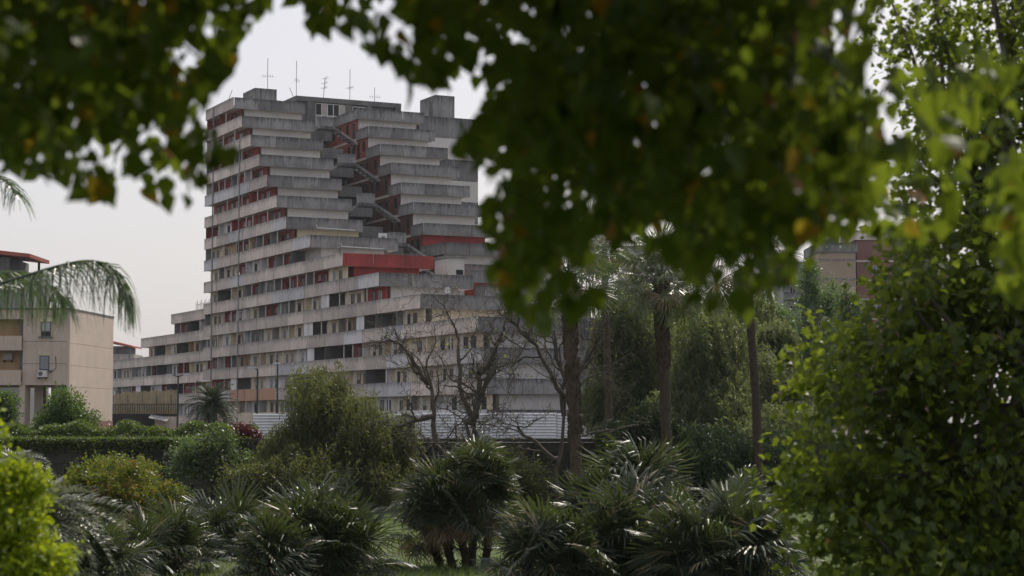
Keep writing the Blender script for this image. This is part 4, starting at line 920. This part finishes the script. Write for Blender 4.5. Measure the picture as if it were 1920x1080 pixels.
# ------------------------------------------------------------------ near trees
# plane tree on the right
def plane_tree():
    rg = np.random.default_rng(120); base = np.array(G(2000, 23)); e = empty('plane_tree', base, 0, 'large leafy plane tree filling the right side', 'tree')
    els = [EL(1720, 900, 22, 270, 170, 230), EL(1800, 700, 22.5, 300, 160, 230), EL(1870, 500, 23, 240, 150, 250), EL(1640, 700, 22, 180, 110, 200), EL(1590, 920, 21.5, 140, 150, 160), EL(1900, 300, 24, 260, 200, 260), EL(1860, 90, 25, 230, 170, 260), EL(1950, 1000, 22, 260, 160, 250), EL(1790, 580, 22, 170, 100, 180), EL(2150, 100, 24, 300, 400, 300), EL(1690, 1050, 21, 190, 90, 200), EL(1850, 1060, 21.5, 200, 90, 200)]
    E_ = [(c - base, r) for c, r in els]
    c, pos, rn = clumped(E_, 1900, 17, .17, rg, .2)
    b = MB(); limbs(b, (0, 0, -.1), P(1990, 300, 23) - base, c[rg.choice(1900, 110, replace=False)], .26, rg, 8, .22, .1); b.build('trunk', BARKG, e, smooth=True)
    n = len(pos); tip = norm(rg.normal(size=(n, 3)) + np.array([-.2, 0, -.5])); nr = norm(rg.normal(size=(n, 3)) * .8 + np.array([0, 0, 1.0])); sz = .105 * (.55 + .75 * rg.random(n))
    tag(obj('crown', leaf_mesh('crown', *MAPLE, pos, tip, nr, sz, rn), LM['plane'], e), kind='stuff')
    # spiky seed balls hanging between the leaves
    for px, py in ((1638, 527), (1708, 529), (1590, 560), (1652, 648), (1775, 486)):
        p = P(px, py, 20.4) - base; b = MB(); q = norm(np.random.default_rng(px).normal(size=(60, 3)))
        vs = [Vector((math.cos(a) * math.cos(h), math.sin(a) * math.cos(h), math.sin(h))) * .02 for h in (-1.2, -.5, .3, 1.0) for a in np.arange(8) * math.pi / 4]
        b.add([Vector(p) + v for v in vs], [(i * 8 + j, i * 8 + (j + 1) % 8, i * 8 + 8 + (j + 1) % 8, i * 8 + 8 + j) for i in range(3) for j in range(8)] + [tuple(range(7, -1, -1)), tuple(range(24, 32))])
        for d in q[:24]: b.tube([Vector(p) + Vector(d) * .018, Vector(p) + Vector(d) * .026], [.003, .001], 3)
        b.tube([Vector(p), Vector(p) + Vector((.02, .02, .16))], .003, 4); b.build('seed_ball', BARK, e)
plane_tree()
tree('lime_bush', 'bright lime-green bush in sunlight at the lower left corner', 'bush', G(30, 16), [EL(20, 960, 16, 90, 85), EL(75, 1050, 16, 80, 60), EL(-20, 900, 16, 75, 75), EL(0, 1060, 16, 125, 80), EL(-40, 790, 16, 50, 50), EL(50, 910, 16, 40, 50)], 130, LM['lime'], 440, 22, .05, .036, r0=.05, droop=-.6, tmpl=BROAD, shell=.75)

for i, (x, y, lab) in enumerate(((-13, -15, 'unseen tree added behind the viewpoint to block sky light, towards the palms'), (1, -19, 'unseen tree added directly behind the viewpoint to block sky light'), (14, -14, 'unseen tree added behind the viewpoint to block sky light, near the plane tree'))):  # out of view, added to cut the sky light on camera-facing foliage
    tree('light_block_tree', lab, 'tree', (x, y, 0), [((x, y, 8), (6.5, 5, 4.5)), ((x, y, 4.5), (6.5, 5, 3))], 150 + i, LM['deep'], 420, 18, .55, .42, group='unseen light-blocking trees added behind the viewpoint', tmpl=MAPLE, r0=.35)
# ---- the blurred canopy close to the camera
def inside(poly, p):
    x, y = p[:, 0], p[:, 1]; r = np.zeros(len(p), bool); n = len(poly)
    for i in range(n):
        (x0, y0), (x1, y1) = poly[i], poly[(i + 1) % n]
        c = ((y0 > y) != (y1 > y)); xi = (x1 - x0) * (y - y0) / ((y1 - y0) if y1 != y0 else 1e-9) + x0; r ^= c & (x < xi)
    return r
def grow(poly, d):
    q = np.array(poly, float); c = np.roll(q, -1, 0) - np.roll(q, 1, 0); nrm_ = norm(np.stack([c[:, 1], -c[:, 0]], 1))
    area = np.sum(q[:, 0] * np.roll(q[:, 1], -1) - np.roll(q[:, 0], -1) * q[:, 1]); return (q + nrm_ * d * np.sign(area)).tolist()
def canopy(name, label, base, polys, seed, nfront, shade_boxes, trunk_top, Y0=5.6, Y1=9.0, size=.076):
    rg = np.random.default_rng(seed); base = np.array(base, float); e = empty(name, base, 0, label, 'tree', None)
    pts = []
    for poly, dens, sc in polys:
        poly = grow(poly, sc)
        q = np.array(poly, float); lo, hi = q.min(0), q.max(0); m = int(nfront * dens)
        # leaves hang in bunches along shoots
        k = max(4, m // 7); c = lo + (hi - lo) * rg.random((k * 6, 2)); c = c[inside(poly, c)][:k]
        cy = Y0 + (Y1 - Y0) * rg.random(len(c))
        for j in range(7):
            o = rg.normal(size=(len(c), 2)) * np.array([30, 30]); pp = c + o; ok = inside(poly, pp) & inside(poly, pp + np.array([0, 22.0]))
            for (px, py), Y, g_ in zip(pp[ok], cy[ok], rg.normal(size=ok.sum())): pts.append(P(px, py, max(4.8, Y + g_ * .12)))
    tp = np.concatenate([np.array(a) + (np.array(c) - np.array(a)) * rg.random((m_, 3)) for a, c, m_ in shade_boxes])  # unseen leaves above and behind the view, added to block sun and sky
    tp = tp[(tp[:, 2] - 4 > tp[:, 1] * .226 + .14) | (tp[:, 1] < 2)]
    tp = tp[(tp[:, 1] > 4.9) | (np.linalg.norm(tp - CAM, axis=1) > 1.6)]
    pos = np.concatenate([np.array(pts), tp]) - base; n = len(pos); nf = len(pts)
    tip = norm(rg.normal(size=(n, 3)) * .55 + np.array([.0, 0, -1.0])); nr = norm(rg.normal(size=(n, 3)) * np.array([1, 1, .6]) + np.array([0, 0, .35]))
    sz = size * (.6 + .65 * rg.random(n)); sz[nf:] *= np.where(pos[nf:, 1] + base[1] < 5.4, 2.3, 1.5); rn = rg.random(n)  # the unseen leaves are enlarged to block more light
    # the nearest leaves are pieces of their own
    d = pos[:nf, 1] + base[1]; near = np.argsort(d)[:150]; keep = np.ones(n, bool); keep[near] = False
    obj_c = obj('crown', leaf_mesh('crown', *BROAD, pos[keep], tip[keep], nr[keep], sz[keep], rn[keep]), LM['fore'], e); tag(obj_c, kind='stuff')
    lv = []
    for r_ in (.1, .35, .6, .8, .93, .98): lv.append(leaf_mesh('leaf', *BROAD, np.zeros((1, 3)), np.array([[0, 1.0, 0]]), np.array([[0, 0, 1.0]]), np.ones(1), [r_])); lv[-1].materials.append(LM['fore'])
    B = basis(tip[near], nr[near])
    for i, j in enumerate(near):
        o = bpy.data.objects.new('leaf', lv[0 if rn[j] < .2 else 1 if rn[j] < .5 else 2 if rn[j] < .75 else 3 if rn[j] < .9 else 4 if rn[j] < .955 else 5])
        o.matrix_local = Matrix.Translation(Vector(pos[j])) @ Matrix(B[i].tolist()).to_4x4() @ Matrix.Scale(float(sz[j]), 4); link(o, e)
    b = MB(); tips = pos[rg.choice(nf, 40, replace=False)]; limbs(b, (0, 0, -.1), np.array(trunk_top) - base, tips, .13, rg, 8, .12, .8, .2)
    b.build('trunk', BARK, e, smooth=True)
LP = [(-90, -90), (520, -90), (505, 15), (488, 55), (440, 95), (412, 150), (372, 172), (352, 215), (392, 250), (438, 262), (440, 300), (396, 335), (352, 372), (318, 404), (288, 378), (235, 348), (176, 376), (118, 352), (60, 322), (0, 335), (-90, 335)]
LPD = [(-90, -90), (420, -90), (330, 80), (270, 190), (200, 260), (90, 300), (-90, 320)]
RP = [(545, -90), (555, 25), (590, 62), (648, 58), (690, 105), (742, 120), (748, 192), (790, 150), (825, 172), (868, 150), (892, 182), (938, 190), (905, 228), (845, 240), (842, 280), (885, 312), (930, 352), (915, 420), (922, 505), (940, 565), (985, 600), (1012, 640), (1048, 600), (1095, 585), (1140, 520), (1180, 445), (1215, 432), (1262, 515), (1315, 592), (1352, 570), (1392, 600), (1440, 565), (1490, 520), (1560, 458), (1640, 432), (1690, 470), (1722, 440), (1740, 380), (1720, 300), (1640, 240), (1600, 120), (1650, 40), (1640, -90)]
RPD = [(760, -90), (780, 60), (960, 130), (960, 320), (960, 480), (1010, 540), (1100, 470), (1230, 400), (1340, 500), (1500, 440), (1650, 400), (1640, 260), (1560, 100), (1560, -90)]
RP2 = [(1600, 100), (1700, 130), (1850, 60), (1960, 90), (1960, 250), (1880, 260), (1800, 330), (1790, 440), (1720, 470), (1660, 420), (1620, 250)]
RP3 = [(1860, 290), (1960, 250), (1960, 600), (1900, 585), (1872, 520), (1850, 430)]
canopy('overhanging_tree', 'dark blurred branches hanging into the upper left corner', G(-700, 6.6), [(LP, .55, 14), (LPD, .9, 0)], 140, 1700, [((-3.4, 5.4, 5.55), (-.85, 10.5, 9.0), 8500), ((-6, -5, 6.2), (.5, 5.4, 8.2), 7500), ((-6, -6, 1.5), (.5, -4, 7), 8000), ((-6, -4, 2), (-3.6, 4, 7), 5500)], P(-100, -1800, 6.6))
canopy('overhanging_tree', 'dark blurred branches hanging over the middle and right of the view', G(3300, 6.8), [(RP, .7, 10), (RPD, .72, 0), (RP2, .06, 0), (RP3, .06, 0)], 141, 4000, [((.0, 5.6, 5.65), (1.3, 11, 9.2), 7500), ((.2, -5, 6.2), (6, 5.6, 8.6), 7500), ((.4, -6, 1.5), (6, -4, 7), 8000), ((3.6, -4, 2), (6, 4, 7), 5500)], P(1600, -2200, 6.8))

# ------------------------------------------------------------------ haze
m, N, L, out = newmat('haze_air'); v = N.new('ShaderNodeVolumePrincipled'); v.inputs['Color'].default_value = (.86, .93, 1, 1); v.inputs['Density'].default_value = .00009; v.inputs['Anisotropy'].default_value = .15
L.new(v.outputs[0], out.inputs['Volume']); m.cycles.homogeneous_volume = True
tag(MB().box(-950, 950, -80, 1050, -1.3, 57).build('haze', m), 'thin pale haze filling the air', 'haze', kind='stuff')
